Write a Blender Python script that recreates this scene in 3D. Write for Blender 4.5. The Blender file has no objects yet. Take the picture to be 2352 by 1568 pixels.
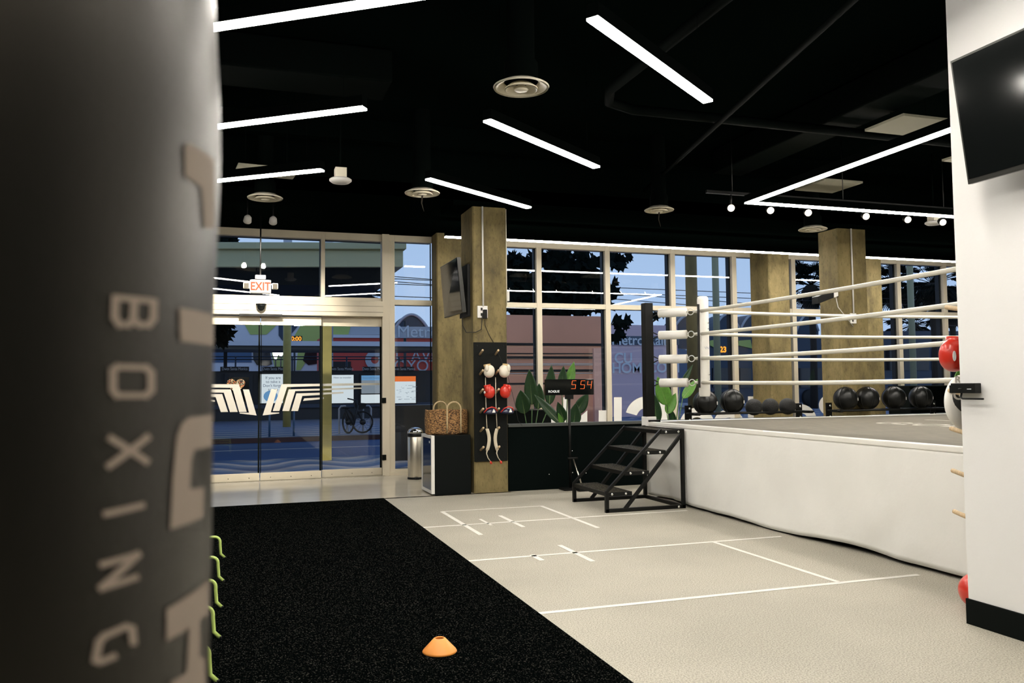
import bpy, bmesh, math, random
from mathutils import Vector, Matrix, noise
PI = math.pi
SC = bpy.context.scene
COL = SC.collection
# ------------------------------------------------------------------ camera
FPX, YAW, PIT, ROL, EYE = 1916.73, math.radians(18.347), math.radians(3.0309), math.radians(-0.58904), 1.5
_F = Vector((math.sin(YAW)*math.cos(PIT), math.cos(YAW)*math.cos(PIT), math.sin(PIT)))
_R = Vector((math.cos(YAW), -math.sin(YAW), 0)); _U = _R.cross(_F)
CR = _R*math.cos(ROL)+_U*math.sin(ROL); CU = -_R*math.sin(ROL)+_U*math.cos(ROL)
EYEP = Vector((0, 0, EYE))
cam = bpy.data.cameras.new('camera'); camo = bpy.data.objects.new('camera', cam); COL.objects.link(camo)
cam.sensor_fit = 'HORIZONTAL'; cam.sensor_width = 36; cam.lens = FPX/2352*36
cam.clip_start = .02; cam.clip_end = 500
M3 = Matrix((CR, CU, -_F)).transposed()
camo.matrix_world = Matrix.Translation(EYEP) @ M3.to_4x4()
cam.dof.use_dof = True; cam.dof.focus_distance = 11; cam.dof.aperture_fstop = 8
SC.camera = camo
SC.view_settings.view_transform = 'Standard'; SC.view_settings.look = 'None'
SC.view_settings.exposure = 0.0; SC.view_settings.gamma = 1; SC.view_settings.use_curve_mapping = False
SC.cycles.max_bounces = 10; SC.cycles.transparent_max_bounces = 24; SC.cycles.glossy_bounces = 5
SC.cycles.diffuse_bounces = 4; SC.cycles.sample_clamp_indirect = 6; SC.cycles.caustics_reflective = False
# ------------------------------------------------------------------ dusk sky
W = bpy.data.worlds.new('dusk_sky'); SC.world = W; W.use_nodes = True
nt = W.node_tree; nt.nodes.clear()
tc = nt.nodes.new('ShaderNodeTexCoord'); sx = nt.nodes.new('ShaderNodeSeparateXYZ'); rp = nt.nodes.new('ShaderNodeValToRGB')
bg = nt.nodes.new('ShaderNodeBackground'); wo = nt.nodes.new('ShaderNodeOutputWorld')
nt.links.new(tc.outputs['Generated'], sx.inputs[0]); nt.links.new(sx.outputs['Z'], rp.inputs[0])
nt.links.new(rp.outputs[0], bg.inputs[0]); nt.links.new(bg.outputs[0], wo.inputs[0])
cr = rp.color_ramp
cr.elements[0].position = 0; cr.elements[0].color = (.5, .66, .95, 1)
cr.elements[1].position = 1; cr.elements[1].color = (.08, .15, .36, 1)
e = cr.elements.new(.25); e.color = (.40, .58, .87, 1)
bg.inputs[1].default_value = 1.0
LIGHT = 80.0            # radiance of the ceiling light strips

# ------------------------------------------------------------------ helpers
def at(px, py, Y):      # the point at depth Y that the photo shows at pixel (px, py)
    r = CR*((px-1176)/FPX) - CU*((py-784)/FPX) + _F
    return EYEP + r*(Y/r.y)
def atz(px, py, z):
    r = CR*((px-1176)/FPX) - CU*((py-784)/FPX) + _F
    return EYEP + r*((z-EYE)/r.z)

def tag(o, label=None, cat=None, group=None, kind=None):
    if label: o['label'] = label
    if cat: o['category'] = cat
    if group: o['group'] = group
    if kind: o['kind'] = kind
    return o
def thing(name, label, cat, loc=(0, 0, 0), group=None, rot=0):
    o = bpy.data.objects.new(name, None); COL.objects.link(o); o.location = loc; o.rotation_euler = (0, 0, rot)
    o.empty_display_size = .1
    return tag(o, label, cat, group)
def origin(p):
    v = Vector((0, 0, 0))
    while p is not None: v += Vector(p.location); p = p.parent
    return v
class MB:
    def __init__(s): s.v = []; s.f = []; s.sm = []
    def add(s, vs, fs, smooth=False):
        b = len(s.v); s.v += [Vector(p) for p in vs]
        s.f += [tuple(b+i for i in q) for q in fs]; s.sm += [smooth]*len(fs); return s
    def box(s, a, b):
        x0, y0, z0 = [min(p, q) for p, q in zip(a, b)]; x1, y1, z1 = [max(p, q) for p, q in zip(a, b)]
        return s.add([(x0,y0,z0),(x1,y0,z0),(x1,y1,z0),(x0,y1,z0),(x0,y0,z1),(x1,y0,z1),(x1,y1,z1),(x0,y1,z1)],
                     [(0,3,2,1),(4,5,6,7),(0,1,5,4),(1,2,6,5),(2,3,7,6),(3,0,4,7)])
    def obox(s, c, X, Y, Z):   # centre and three half vectors
        c, X, Y, Z = map(Vector, (c, X, Y, Z))
        if X.cross(Y).dot(Z) < 0: X = -X
        return s.add([c-X-Y-Z,c+X-Y-Z,c+X+Y-Z,c-X+Y-Z,c-X-Y+Z,c+X-Y+Z,c+X+Y+Z,c-X+Y+Z],
                     [(0,3,2,1),(4,5,6,7),(0,1,5,4),(1,2,6,5),(2,3,7,6),(3,0,4,7)])
    def bar(s, a, b, w, h=None, up=(0, 0, 1)):
        a, b = Vector(a), Vector(b); d = (b-a); L = d.length/2; d.normalize(); up = Vector(up)
        if abs(d.dot(up)) > .98: up = Vector((0, 1, 0))
        x = d.cross(up).normalized(); z = x.cross(d); h = w if h is None else h
        return s.obox((a+b)/2, d*L, x*w/2, z*h/2)
    def tube(s, pts, r, n=10, caps=True, closed=False, flat=1):
        pts = [Vector(p) for p in pts]; N = len(pts); rs = r if hasattr(r, '__len__') else [r]*N
        vs = []; prev = None
        for i, p in enumerate(pts):
            a = pts[(i-1) % N] if (closed or i > 0) else p; b = pts[(i+1) % N] if (closed or i < N-1) else p
            t = (b-a).normalized()
            if prev is None:
                up = Vector((0, 0, 1)) if abs(t.z) < .9 else Vector((0, 1, 0)); x = t.cross(up).normalized()
            else: x = (prev - t*prev.dot(t)).normalized()
            prev = x; y = t.cross(x)
            vs += [p + (x*math.cos(2*PI*k/n) + y*math.sin(2*PI*k/n)*flat)*rs[i] for k in range(n)]
        fs = []
        for i in range(N if closed else N-1):
            j = (i+1) % N
            fs += [(i*n+k, i*n+(k+1) % n, j*n+(k+1) % n, j*n+k) for k in range(n)]
        if caps and not closed: fs += [tuple(range(n))[::-1], tuple((N-1)*n+k for k in range(n))]
        return s.add(vs, fs, True)
    def lathe(s, prof, c=(0, 0, 0), n=32, caps=True, ax=None):  # prof of (r, z)
        c = Vector(c); Z = Vector(ax or (0, 0, 1)).normalized()
        X = Z.orthogonal().normalized() if ax else Vector((1, 0, 0)); Y = Z.cross(X)
        vs = [c + X*r*math.cos(2*PI*k/n) + Y*r*math.sin(2*PI*k/n) + Z*z for r, z in prof for k in range(n)]
        fs = [(i*n+k, i*n+(k+1) % n, (i+1)*n+(k+1) % n, (i+1)*n+k) for i in range(len(prof)-1) for k in range(n)]
        if caps: fs += [tuple(range(n))[::-1], tuple((len(prof)-1)*n+k for k in range(n))]
        return s.add(vs, fs, True)
    def ball(s, c, r, n=24, m=14, fn=None):
        c = Vector(c); r = Vector(r) if hasattr(r, '__len__') else Vector((r, r, r)); vs = []
        for i in range(1, m):
            t = PI*i/m
            for k in range(n):
                d = Vector((math.sin(t)*math.cos(2*PI*k/n), math.sin(t)*math.sin(2*PI*k/n), math.cos(t)))
                q = Vector((d.x*r.x, d.y*r.y, d.z*r.z)); vs.append(c + (fn(d, q) if fn else q))
        for d in (Vector((0, 0, 1)), Vector((0, 0, -1))):
            q = Vector((0, 0, d.z*r.z)); vs.append(c+(fn(d, q) if fn else q))
        T = (m-1)*n
        fs = [(i*n+k, (i+1)*n+k, (i+1)*n+(k+1) % n, i*n+(k+1) % n) for i in range(m-2) for k in range(n)]
        fs += [(T, k, (k+1) % n) for k in range(n)] + [(T+1, (m-2)*n+(k+1) % n, (m-2)*n+k) for k in range(n)]
        return s.add(vs, fs, True)
    def prism(s, poly, off):   # planar polygon (3-D points) pushed along off
        poly = [Vector(p) for p in poly]; off = Vector(off); n = len(poly)
        vs = poly + [p+off for p in poly]
        return s.add(vs, [tuple(range(n))[::-1], tuple(range(n, 2*n))] + [(i, (i+1) % n, n+(i+1) % n, n+i) for i in range(n)])
    def grid(s, rows, smooth=True, flip=False):
        n = len(rows[0]); vs = [p for r in rows for p in r]
        fs = [(i*n+j, i*n+j+1, (i+1)*n+j+1, (i+1)*n+j) for i in range(len(rows)-1) for j in range(n-1)]
        if flip: fs = [q[::-1] for q in fs]
        return s.add(vs, fs, smooth)
    def mesh(s, me, mat4):
        return s.add([mat4 @ v.co for v in me.vertices], [tuple(p.vertices) for p in me.polygons])
    def build(s, name, mat, parent=None, bevel=0, solid=0, recalc=False):
        me = bpy.data.meshes.new(name); o0 = origin(parent)
        if parent is not None and parent.rotation_euler.z: o0 = o0
        me.from_pydata([v-o0 for v in s.v], [], s.f); me.polygons.foreach_set('use_smooth', s.sm)
        if recalc:
            b = bmesh.new(); b.from_mesh(me); bmesh.ops.recalc_face_normals(b, faces=b.faces); b.to_mesh(me); b.free()
        me.materials.append(mat); me.update()
        o = bpy.data.objects.new(name, me); COL.objects.link(o)
        if parent is not None: o.parent = parent
        if bevel:
            m = o.modifiers.new('edge', 'BEVEL'); m.width = bevel; m.segments = 2; m.limit_method = 'ANGLE'
        if solid:
            m = o.modifiers.new('thick', 'SOLIDIFY'); m.thickness = solid; m.offset = 0
        return o
def text_mesh(body, size, extrude=.001, align='CENTER', sx=1, off=0):
    c = bpy.data.curves.new('txt', 'FONT'); c.body = body; c.size = size; c.extrude = extrude; c.align_x = align; c.align_y = 'CENTER'
    c.offset = off
    o = bpy.data.objects.new('txt', c); COL.objects.link(o)
    dg = bpy.context.evaluated_depsgraph_get(); dg.update()
    me = bpy.data.meshes.new_from_object(o.evaluated_get(dg))
    bpy.data.objects.remove(o); bpy.data.curves.remove(c)
    for v in me.vertices: v.co.x *= sx
    return me
def frame4(c, X, Y):
    X = Vector(X).normalized(); Y = Vector(Y).normalized(); Z = X.cross(Y)
    m = Matrix((X, Y, Z)).transposed().to_4x4(); m.translation = Vector(c); return m
def lettering(name, body, size, c, X, Y, mat, parent, **k):
    return MB().mesh(text_mesh(body, size, **k), frame4(c, X, Y)).build(name, mat, parent)
def copy_tree(o, parent=None, kids=None):
    c = o.copy(); COL.objects.link(c)
    if parent is not None: c.parent = parent
    for ch in (kids or {}).get(o, list(o.children)): copy_tree(ch, c)
    return c
def struct(o): o['kind'] = 'structure'; return o

# ------------------------------------------------------------------ materials
def mat(name, col, rough=.5, metal=0, spec=.5, emit=None, es=1, noise_s=None, noise_a=0, bump=0, bump_s=40, col2=None, coat=0, stretch=(1, 1, 1), detail=4, contrast=(.3, .7)):
    m = bpy.data.materials.new(name); m.use_nodes = True; n = m.node_tree.nodes; L = m.node_tree.links; p = n['Principled BSDF']
    p.inputs['Base Color'].default_value = (*col, 1); p.inputs['Roughness'].default_value = rough
    p.inputs['Metallic'].default_value = metal; p.inputs['Specular IOR Level'].default_value = spec
    p.inputs['Coat Weight'].default_value = coat
    if emit: p.inputs['Emission Color'].default_value = (*emit, 1); p.inputs['Emission Strength'].default_value = es
    if noise_s or bump:
        t = n.new('ShaderNodeTexCoord'); mp = n.new('ShaderNodeMapping'); mp.inputs['Scale'].default_value = stretch
        L.new(t.outputs['Object'], mp.inputs[0])
    if noise_s:
        q = n.new('ShaderNodeTexNoise'); q.inputs['Scale'].default_value = noise_s; q.inputs['Detail'].default_value = detail
        L.new(mp.outputs[0], q.inputs['Vector'])
        r = n.new('ShaderNodeValToRGB'); L.new(q.outputs['Fac'], r.inputs[0]); L.new(r.outputs[0], p.inputs['Base Color'])
        c2 = col2 or tuple(c*(1-noise_a) for c in col)
        r.color_ramp.elements[0].position = contrast[0]; r.color_ramp.elements[0].color = (*c2, 1)
        r.color_ramp.elements[1].position = contrast[1]; r.color_ramp.elements[1].color = (*col, 1)
    if bump:
        q = n.new('ShaderNodeTexNoise'); q.inputs['Scale'].default_value = bump_s; q.inputs['Detail'].default_value = 5
        L.new(mp.outputs[0], q.inputs['Vector']); b = n.new('ShaderNodeBump'); b.inputs['Strength'].default_value = bump
        b.inputs['Distance'].default_value = .02; L.new(q.outputs['Fac'], b.inputs['Height']); L.new(b.outputs[0], p.inputs['Normal'])
    return m
def nodes(m): return m.node_tree.nodes, m.node_tree.links, m.node_tree.nodes['Principled BSDF']
M = {}
M['black'] = mat('black_paint', (.002, .0035, .003), .75, spec=.1)
M['ceil'] = mat('ceiling_black', (.0012, .0024, .002), .95, spec=0)
M['duct'] = mat('duct_black', (.0018, .003, .0026), .7, spec=.01)
M['knee'] = mat('knee_wall_black', (.0022, .0042, .004), .7, spec=.03)
M['metal_black'] = mat('powder_black', (.003, .0034, .0032), .45, spec=.25)
M['alu'] = mat('champagne_aluminium', (.68, .61, .47), .5, 0, noise_s=3, noise_a=.12, stretch=(1, 1, .3))
M['white_paint'] = mat('white_wall', (.83, .825, .81), .75, noise_s=1.5, noise_a=.03, bump=.03, bump_s=60)
M['dark_wall'] = mat('dark_wall', (.03, .03, .03), .8)
M['white'] = mat('white_plastic', (.78, .76, .72), .45)
M['vent'] = mat('vent_cream', (.86, .8, .64), .5)
M['panel'] = mat('panel_grey', (.2, .19, .14), .8)
M['outer'] = mat('outer_frame_dark', (.012, .014, .018), .5)
M['steel'] = mat('brushed_steel', (.82, .77, .66), .33, 1, noise_s=60, noise_a=.25, stretch=(1, 1, .02))
M['chrome'] = mat('chrome', (.8, .8, .8), .15, 1)
M['bolt'] = mat('bolt_zinc', (.85, .85, .8), .25, .8)
M['wood'] = mat('peg_wood', (.68, .5, .3), .5, noise_s=12, noise_a=.25, stretch=(1, 8, 1))
M['vinyl'] = mat('bag_vinyl', (.0022, .0028, .0026), .37, spec=.3, bump=.04, bump_s=300)
M['vinyl'].node_tree.nodes['Principled BSDF'].inputs['Specular Tint'].default_value = (1, .86, .66, 1)
M['bagprint'] = mat('bag_print', (.27, .215, .17), .7, spec=.2)
M['pad_white'] = mat('pad_white_vinyl', (.92, .9, .84), .35, coat=.2, noise_s=4, noise_a=.05)
M['rope'] = mat('rope_white', (.8, .77, .67), .45, noise_s=2, noise_a=.12, stretch=(1, 1, 1))
M['strap'] = mat('strap_black', (.01, .01, .01), .7)
M['skirt'] = mat('skirt_canvas', (.9, .89, .85), .85, noise_s=1.6, noise_a=.07, bump=.15, bump_s=9)
M['red'] = mat('red_leather', (.62, .035, .02), .3, coat=.3, bump=.05, bump_s=25)
M['navy'] = mat('navy_leather', (.012, .015, .05), .3, coat=.4)
M['cream'] = mat('cream_leather', (.78, .72, .6), .45, bump=.08, bump_s=20)
M['tan'] = mat('tan_leather', (.6, .43, .2), .5)
M['canvas_strap'] = mat('cream_strap', (.66, .58, .44), .8)
M['ball'] = mat('ball_vinyl', (.0035, .004, .0035), .36, spec=.4, bump=.12, bump_s=14)
M['slam'] = mat('slam_rubber', (.006, .006, .0055), .5, bump=.8, bump_s=130)
M['orange'] = mat('orange_plastic', (.95, .36, .07), .4)
M['lime'] = mat('lime_plastic', (.58, .74, .2), .35)
M['basket'] = None
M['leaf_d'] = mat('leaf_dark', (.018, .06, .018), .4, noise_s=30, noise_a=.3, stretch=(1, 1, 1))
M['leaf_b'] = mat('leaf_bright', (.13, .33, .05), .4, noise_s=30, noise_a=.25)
M['midrib'] = mat('leaf_midrib', (.3, .38, .14), .5)
M['stem'] = mat('plant_stem', (.05, .12, .03), .5)
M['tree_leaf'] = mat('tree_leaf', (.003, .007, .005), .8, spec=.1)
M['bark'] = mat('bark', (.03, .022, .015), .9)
M['screen'] = mat('screen_black', (.004, .005, .005), .09, spec=.5)
M['bezel'] = mat('bezel', (.03, .03, .026), .3, .3)
M['yellow'] = mat('yellow_post', (.6, .48, .13), .6, noise_s=6, noise_a=.15)
M['green_post'] = mat('green_post', (.36, .34, .19), .55)
M['olive_post'] = mat('olive_post', (.25, .17, .05), .7, noise_s=5, noise_a=.3, stretch=(1, 1, .3))
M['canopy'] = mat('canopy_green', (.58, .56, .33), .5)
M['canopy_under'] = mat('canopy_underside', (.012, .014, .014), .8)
M['asphalt'] = mat('asphalt', (.028, .095, .28), .75, noise_s=30, noise_a=.2)
M['kerb'] = mat('kerb_red', (.05, .025, .03), .8)
M['pale_blue'] = mat('pale_panel', (.72, .74, .8), .5)
M['blue_dark'] = mat('dark_blue_paint', (.02, .045, .085), .4)
M['blue_mid'] = mat('mid_blue_paint', (.045, .11, .22), .4)
M['green_art'] = mat('green_art', (.5, .6, .16), .6)
M['red_wall'] = mat('red_wall', (.62, .07, .05), .7)
M['brown_reflection'] = mat('brown_reflection', (.8, .42, .3), .8, noise_s=.5, noise_a=.2)
M['brown_band'] = mat('dark_band', (.01, .01, .012), .7)
M['glass_dark'] = mat('dark_glass', (.01, .012, .016), .08)
M['kiosk'] = mat('kiosk_grey', (.025, .03, .035), .6)
M['sign_black'] = mat('sign_black', (.006, .006, .008), .5)
M['vinyl_white'] = mat('decal_white', (.5, .47, .41), .6)
M['letter_white'] = mat('letter_white', (.85, .84, .8), .6)
M['sign_text'] = mat('sign_text', (.75, .78, .8), .6)
M['print_grey'] = mat('print_grey', (.5, .52, .56), .6)
def emis(name, col, s):
    m = bpy.data.materials.new(name); m.use_nodes = True; n = m.node_tree.nodes; n.clear()
    e = n.new('ShaderNodeEmission'); e.inputs[0].default_value = (*col, 1); e.inputs[1].default_value = s
    o = n.new('ShaderNodeOutputMaterial'); m.node_tree.links.new(e.outputs[0], o.inputs[0]); return m
M['led'] = emis('led_strip', (1, .945, .855), LIGHT)
M['spot'] = emis('spot_bulb', (1, .88, .66), 160)
M['digit'] = emis('led_digit', (1, .16, .04), 2.2)
M['amber'] = emis('amber_display', (1, .38, .04), 1.4)
M['poster_w'] = emis('lit_poster_white', (.85, .95, 1), .8)
M['poster_b'] = emis('lit_poster_blue', (.18, .42, .75), .7)
M['poster_g'] = emis('lit_poster_grey', (.35, .42, .5), .6)
M['poster_o'] = emis('lit_poster_orange', (1, .22, .05), .8)
M['lampwhite'] = emis('street_lamp_glow', (1, .97, .9), 4)
M['exitface'] = emis('exit_face', (1, .9, .75), 1.3)
M['exitred'] = emis('exit_letters', (1, .25, .12), 1.1)
M['doorbulb'] = emis('door_spot_bulb', (1, .93, .8), 60)
M['bulb_dim'] = emis('dim_bulb', (1, .85, .62), .55)
# glass: mostly clear with a Schlick mirror reflection
g = bpy.data.materials.new('window_glass'); g.use_nodes = True; n = g.node_tree.nodes; n.clear(); L = g.node_tree.links
lw = n.new('ShaderNodeLayerWeight'); lw.inputs[0].default_value = .5
pw = n.new('ShaderNodeMath'); pw.operation = 'POWER'; pw.inputs[1].default_value = 4
mu = n.new('ShaderNodeMath'); mu.operation = 'MULTIPLY_ADD'; mu.inputs[1].default_value = .95; mu.inputs[2].default_value = .045
tr = n.new('ShaderNodeBsdfTransparent'); tr.inputs[0].default_value = (.97, .985, .99, 1)
gl = n.new('ShaderNodeBsdfGlossy'); gl.inputs['Roughness'].default_value = .004
mx = n.new('ShaderNodeMixShader'); o_ = n.new('ShaderNodeOutputMaterial')
L.new(lw.outputs['Facing'], pw.inputs[0]); L.new(pw.outputs[0], mu.inputs[0]); L.new(mu.outputs[0], mx.inputs[0])
L.new(tr.outputs[0], mx.inputs[1]); L.new(gl.outputs[0], mx.inputs[2]); L.new(mx.outputs[0], o_.inputs[0])
M['glass'] = g
# board-marked concrete
def concrete(name, a, b, c):
    m = mat(name, a, .8); n, L, p = nodes(m)
    t = n.new('ShaderNodeTexCoord'); mp = n.new('ShaderNodeMapping'); mp.inputs['Scale'].default_value = (1, 1, .45); L.new(t.outputs['Object'], mp.inputs[0])
    q = n.new('ShaderNodeTexNoise'); q.inputs['Scale'].default_value = 2.2; q.inputs['Detail'].default_value = 9; q.inputs['Roughness'].default_value = .72
    L.new(mp.outputs[0], q.inputs['Vector'])
    r = n.new('ShaderNodeValToRGB'); L.new(q.outputs['Fac'], r.inputs[0])
    e = r.color_ramp.elements; e[0].position = .3; e[0].color = (*c, 1); e[1].position = .72; e[1].color = (*a, 1)
    k = e.new(.5); k.color = (*b, 1)
    v = n.new('ShaderNodeTexNoise'); v.inputs['Scale'].default_value = 34; v.inputs['Detail'].default_value = 3; L.new(mp.outputs[0], v.inputs['Vector'])
    r2 = n.new('ShaderNodeValToRGB'); r2.color_ramp.elements[0].position = .33; r2.color_ramp.elements[0].color = (.45, .45, .42, 1)
    r2.color_ramp.elements[1].position = .43; r2.color_ramp.elements[1].color = (1, 1, 1, 1); L.new(v.outputs['Fac'], r2.inputs[0])
    x = n.new('ShaderNodeMixRGB'); x.blend_type = 'MULTIPLY'; x.inputs[0].default_value = .5
    L.new(r.outputs[0], x.inputs[1]); L.new(r2.outputs[0], x.inputs[2]); L.new(x.outputs[0], p.inputs['Base Color'])
    bu = n.new('ShaderNodeBump'); bu.inputs['Strength'].default_value = .35; bu.inputs['Distance'].default_value = .01
    L.new(v.outputs['Fac'], bu.inputs['Height']); L.new(bu.outputs[0], p.inputs['Normal']); return m
M['concrete'] = concrete('cast_concrete', (.32, .245, .105), (.2, .155, .062), (.07, .055, .025))
# rubber floor with fine speckle
m = mat('rubber_floor', (.2, .185, .15), .62, spec=.35); n, L, p = nodes(m)
t = n.new('ShaderNodeTexCoord'); q = n.new('ShaderNodeTexNoise'); q.inputs['Scale'].default_value = 110; q.inputs['Detail'].default_value = 2
L.new(t.outputs['Object'], q.inputs['Vector']); r = n.new('ShaderNodeValToRGB'); L.new(q.outputs['Fac'], r.inputs[0])
e = r.color_ramp.elements; e[0].position = .36; e[0].color = (.27, .25, .20, 1); e[1].position = .62; e[1].color = (.5, .47, .39, 1)
q2 = n.new('ShaderNodeTexNoise'); q2.inputs['Scale'].default_value = .8; q2.inputs['Detail'].default_value = 5; L.new(t.outputs['Object'], q2.inputs['Vector'])
r2 = n.new('ShaderNodeValToRGB'); r2.color_ramp.elements[0].color = (.86, .86, .86, 1); r2.color_ramp.elements[0].position = .35; r2.color_ramp.elements[1].position = .6
L.new(q2.outputs['Fac'], r2.inputs[0]); x = n.new('ShaderNodeMixRGB'); x.blend_type = 'MULTIPLY'; x.inputs[0].default_value = 1
L.new(r.outputs[0], x.inputs[1]); L.new(r2.outputs[0], x.inputs[2]); L.new(x.outputs[0], p.inputs['Base Color'])
M['rubber'] = m
# black turf with glints painted in as pale specks
m = mat('black_turf', (.006, .007, .007), .9, spec=0); n, L, p = nodes(m)
t = n.new('ShaderNodeTexCoord'); q = n.new('ShaderNodeTexNoise'); q.inputs['Scale'].default_value = 120; q.inputs['Detail'].default_value = 2
L.new(t.outputs['Object'], q.inputs['Vector']); r = n.new('ShaderNodeValToRGB'); L.new(q.outputs['Fac'], r.inputs[0])
e = r.color_ramp.elements; e[0].position = .60; e[0].color = (.0014, .0022, .0021, 1); e[1].position = .74; e[1].color = (.10, .098, .085, 1)
L.new(r.outputs[0], p.inputs['Base Color'])
bu = n.new('ShaderNodeBump'); bu.inputs['Strength'].default_value = 1; bu.inputs['Distance'].default_value = .02
L.new(q.outputs['Fac'], bu.inputs['Height']); L.new(bu.outputs[0], p.inputs['Normal']); M['turf'] = m
M['lobby'] = mat('polished_concrete', (.62, .56, .45), .12, spec=.5, noise_s=1.3, noise_a=.16, detail=8)
# ring mat with brushed streaks
M['mat'] = mat('ring_mat', (.165, .145, .105), .75, noise_s=6, noise_a=.45, stretch=(6, .7, 1), detail=8)
# woven basket
m = mat('woven_seagrass', (.4, .23, .09), .75); n, L, p = nodes(m)
t = n.new('ShaderNodeTexCoord'); mp = n.new('ShaderNodeMapping'); mp.inputs['Scale'].default_value = (1, 1, 2.4); L.new(t.outputs['Object'], mp.inputs[0])
q = n.new('ShaderNodeTexNoise'); q.inputs['Scale'].default_value = 42; q.inputs['Detail'].default_value = 3; L.new(mp.outputs[0], q.inputs['Vector'])
r = n.new('ShaderNodeValToRGB'); L.new(q.outputs['Fac'], r.inputs[0]); e = r.color_ramp.elements
e[0].position = .4; e[0].color = (.045, .018, .006, 1); e[1].position = .62; e[1].color = (.5, .27, .1, 1); L.new(r.outputs[0], p.inputs['Base Color'])
bu = n.new('ShaderNodeBump'); bu.inputs['Strength'].default_value = .9; bu.inputs['Distance'].default_value = .02
L.new(q.outputs['Fac'], bu.inputs['Height']); L.new(bu.outputs[0], p.inputs['Normal']); M['basket'] = m
# wave patterned paving
m = mat('wave_paving', (.1, .14, .22), .6); n, L, p = nodes(m)
t = n.new('ShaderNodeTexCoord'); sp = n.new('ShaderNodeSeparateXYZ'); L.new(t.outputs['Object'], sp.inputs[0])
def mth(op, a, b=None, c=None):
    q = n.new('ShaderNodeMath'); q.operation = op
    for i, v in enumerate((a, b, c)):
        if v is None: continue
        if hasattr(v, 'links'): L.new(v, q.inputs[i])
        else: q.inputs[i].default_value = v
    return q.outputs[0]
wv = mth('MULTIPLY', mth('SINE', mth('MULTIPLY', sp.outputs['X'], 3.4)), .42)
ph = mth('FRACT', mth('ADD', mth('MULTIPLY', sp.outputs['Y'], .85), wv))
r = n.new('ShaderNodeValToRGB'); r.color_ramp.interpolation = 'CONSTANT'; L.new(ph, r.inputs[0])
e = r.color_ramp.elements; e[0].color = (.05, .105, .24, 1); e[1].position = .36; e[1].color = (.14, .19, .29, 1); k = e.new(.66); k.color = (.36, .34, .36, 1)
L.new(r.outputs[0], p.inputs['Base Color']); M['paving'] = m
# confetti
m = mat('confetti', (.5, .2, .1), .6); n, L, p = nodes(m)
t = n.new('ShaderNodeTexCoord'); q = n.new('ShaderNodeTexVoronoi'); q.inputs['Scale'].default_value = 75; L.new(t.outputs['Object'], q.inputs['Vector'])
r = n.new('ShaderNodeValToRGB'); r.color_ramp.interpolation = 'CONSTANT'; sp = n.new('ShaderNodeSeparateColor'); L.new(q.outputs['Color'], sp.inputs[0]); L.new(sp.outputs[0], r.inputs[0])
e = r.color_ramp.elements; e[0].color = (.02, .02, .02, 1); e[1].position = .25; e[1].color = (.75, .65, .45, 1)
for ps, cc in ((.5, (.5, .08, .03)), (.66, (.8, .35, .1)), (.85, (.08, .1, .05))): k = e.new(ps); k.color = (*cc, 1)
L.new(r.outputs[0], p.inputs['Base Color']); M['confetti'] = m
# dark mesh treads
m = mat('expanded_metal', (.012, .012, .01), .45, .3); n, L, p = nodes(m)
t = n.new('ShaderNodeTexCoord'); q = n.new('ShaderNodeTexVoronoi'); q.inputs['Scale'].default_value = 55; L.new(t.outputs['Object'], q.inputs['Vector'])
r = n.new('ShaderNodeValToRGB'); L.new(q.outputs['Distance'], r.inputs[0]); e = r.color_ramp.elements
e[0].position = .2; e[0].color = (.003, .003, .003, 1); e[1].position = .7; e[1].color = (.11, .1, .075, 1)
L.new(r.outputs[0], p.inputs['Base Color']); M['tread'] = m

# ================================================================== the room
FRONT = 11.35      # line of the free-standing columns and the low wall
GL = 14.26         # line of the glazing
def S(name, mb, m, **k): return struct(mb.build(name, m, **k))
S('floor', MB().box((1.9, -6, -.1), (16, FRONT, 0)), M['rubber'])
S('floor_turf', MB().box((-6, -6, -.1), (1.9, 11.28, .012)), M['turf'])
S('floor_lobby', MB().box((-6, 11.28, -.1), (3.72, GL+.1, 0)).box((3.72, FRONT, -.1), (16, GL+.1, 0)), M['lobby'])
S('ceiling', MB().box((-6, -6, 4.95), (16, 11.2, 5.1)), M['ceil'])
S('ceiling_soffit', MB().box((-6, 11.2, 4.125), (16, GL+.12, 4.3)).box((-6, 11.2, 4.125), (16, 11.3, 5.0)), M['ceil'])
S('wall_back', MB().box((-6.1, -6.1, 0), (16.1, -6, 5)), M['dark_wall'])
S('wall_left', MB().box((-6.1, -6, 0), (-6, GL, 5)), M['dark_wall'])
S('wall_right', MB().box((16, -6, 0), (16.1, GL, 5)), M['dark_wall'])
S('wall_front', MB().box((-6, GL-.05, 0), (-1.75, GL+.1, 4.3)), M['dark_wall'])
S('wall_low', MB().box((3.7, FRONT+.02, 0), (9.48, FRONT+.14, .91)).box((10.07, FRONT+.02, 0), (16, FRONT+.14, .91)), M['knee'])
S('trim_low_wall_cap', MB().box((3.7, FRONT, .91), (9.48, FRONT+.18, .95)).box((10.07, FRONT, .91), (16, FRONT+.18, .95)), mat('cap_grey', (.07, .075, .07), .4))
# white wall end on the right with its baseboard
S('wall_partition', MB().box((4.325, 1.2, 0), (5.05, 4.1, 4.95)), M['white_paint'])
S('baseboard_partition', MB().box((4.312, 1.19, 0), (5.06, 4.112, .155)), M['black'], bevel=.003)
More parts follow.
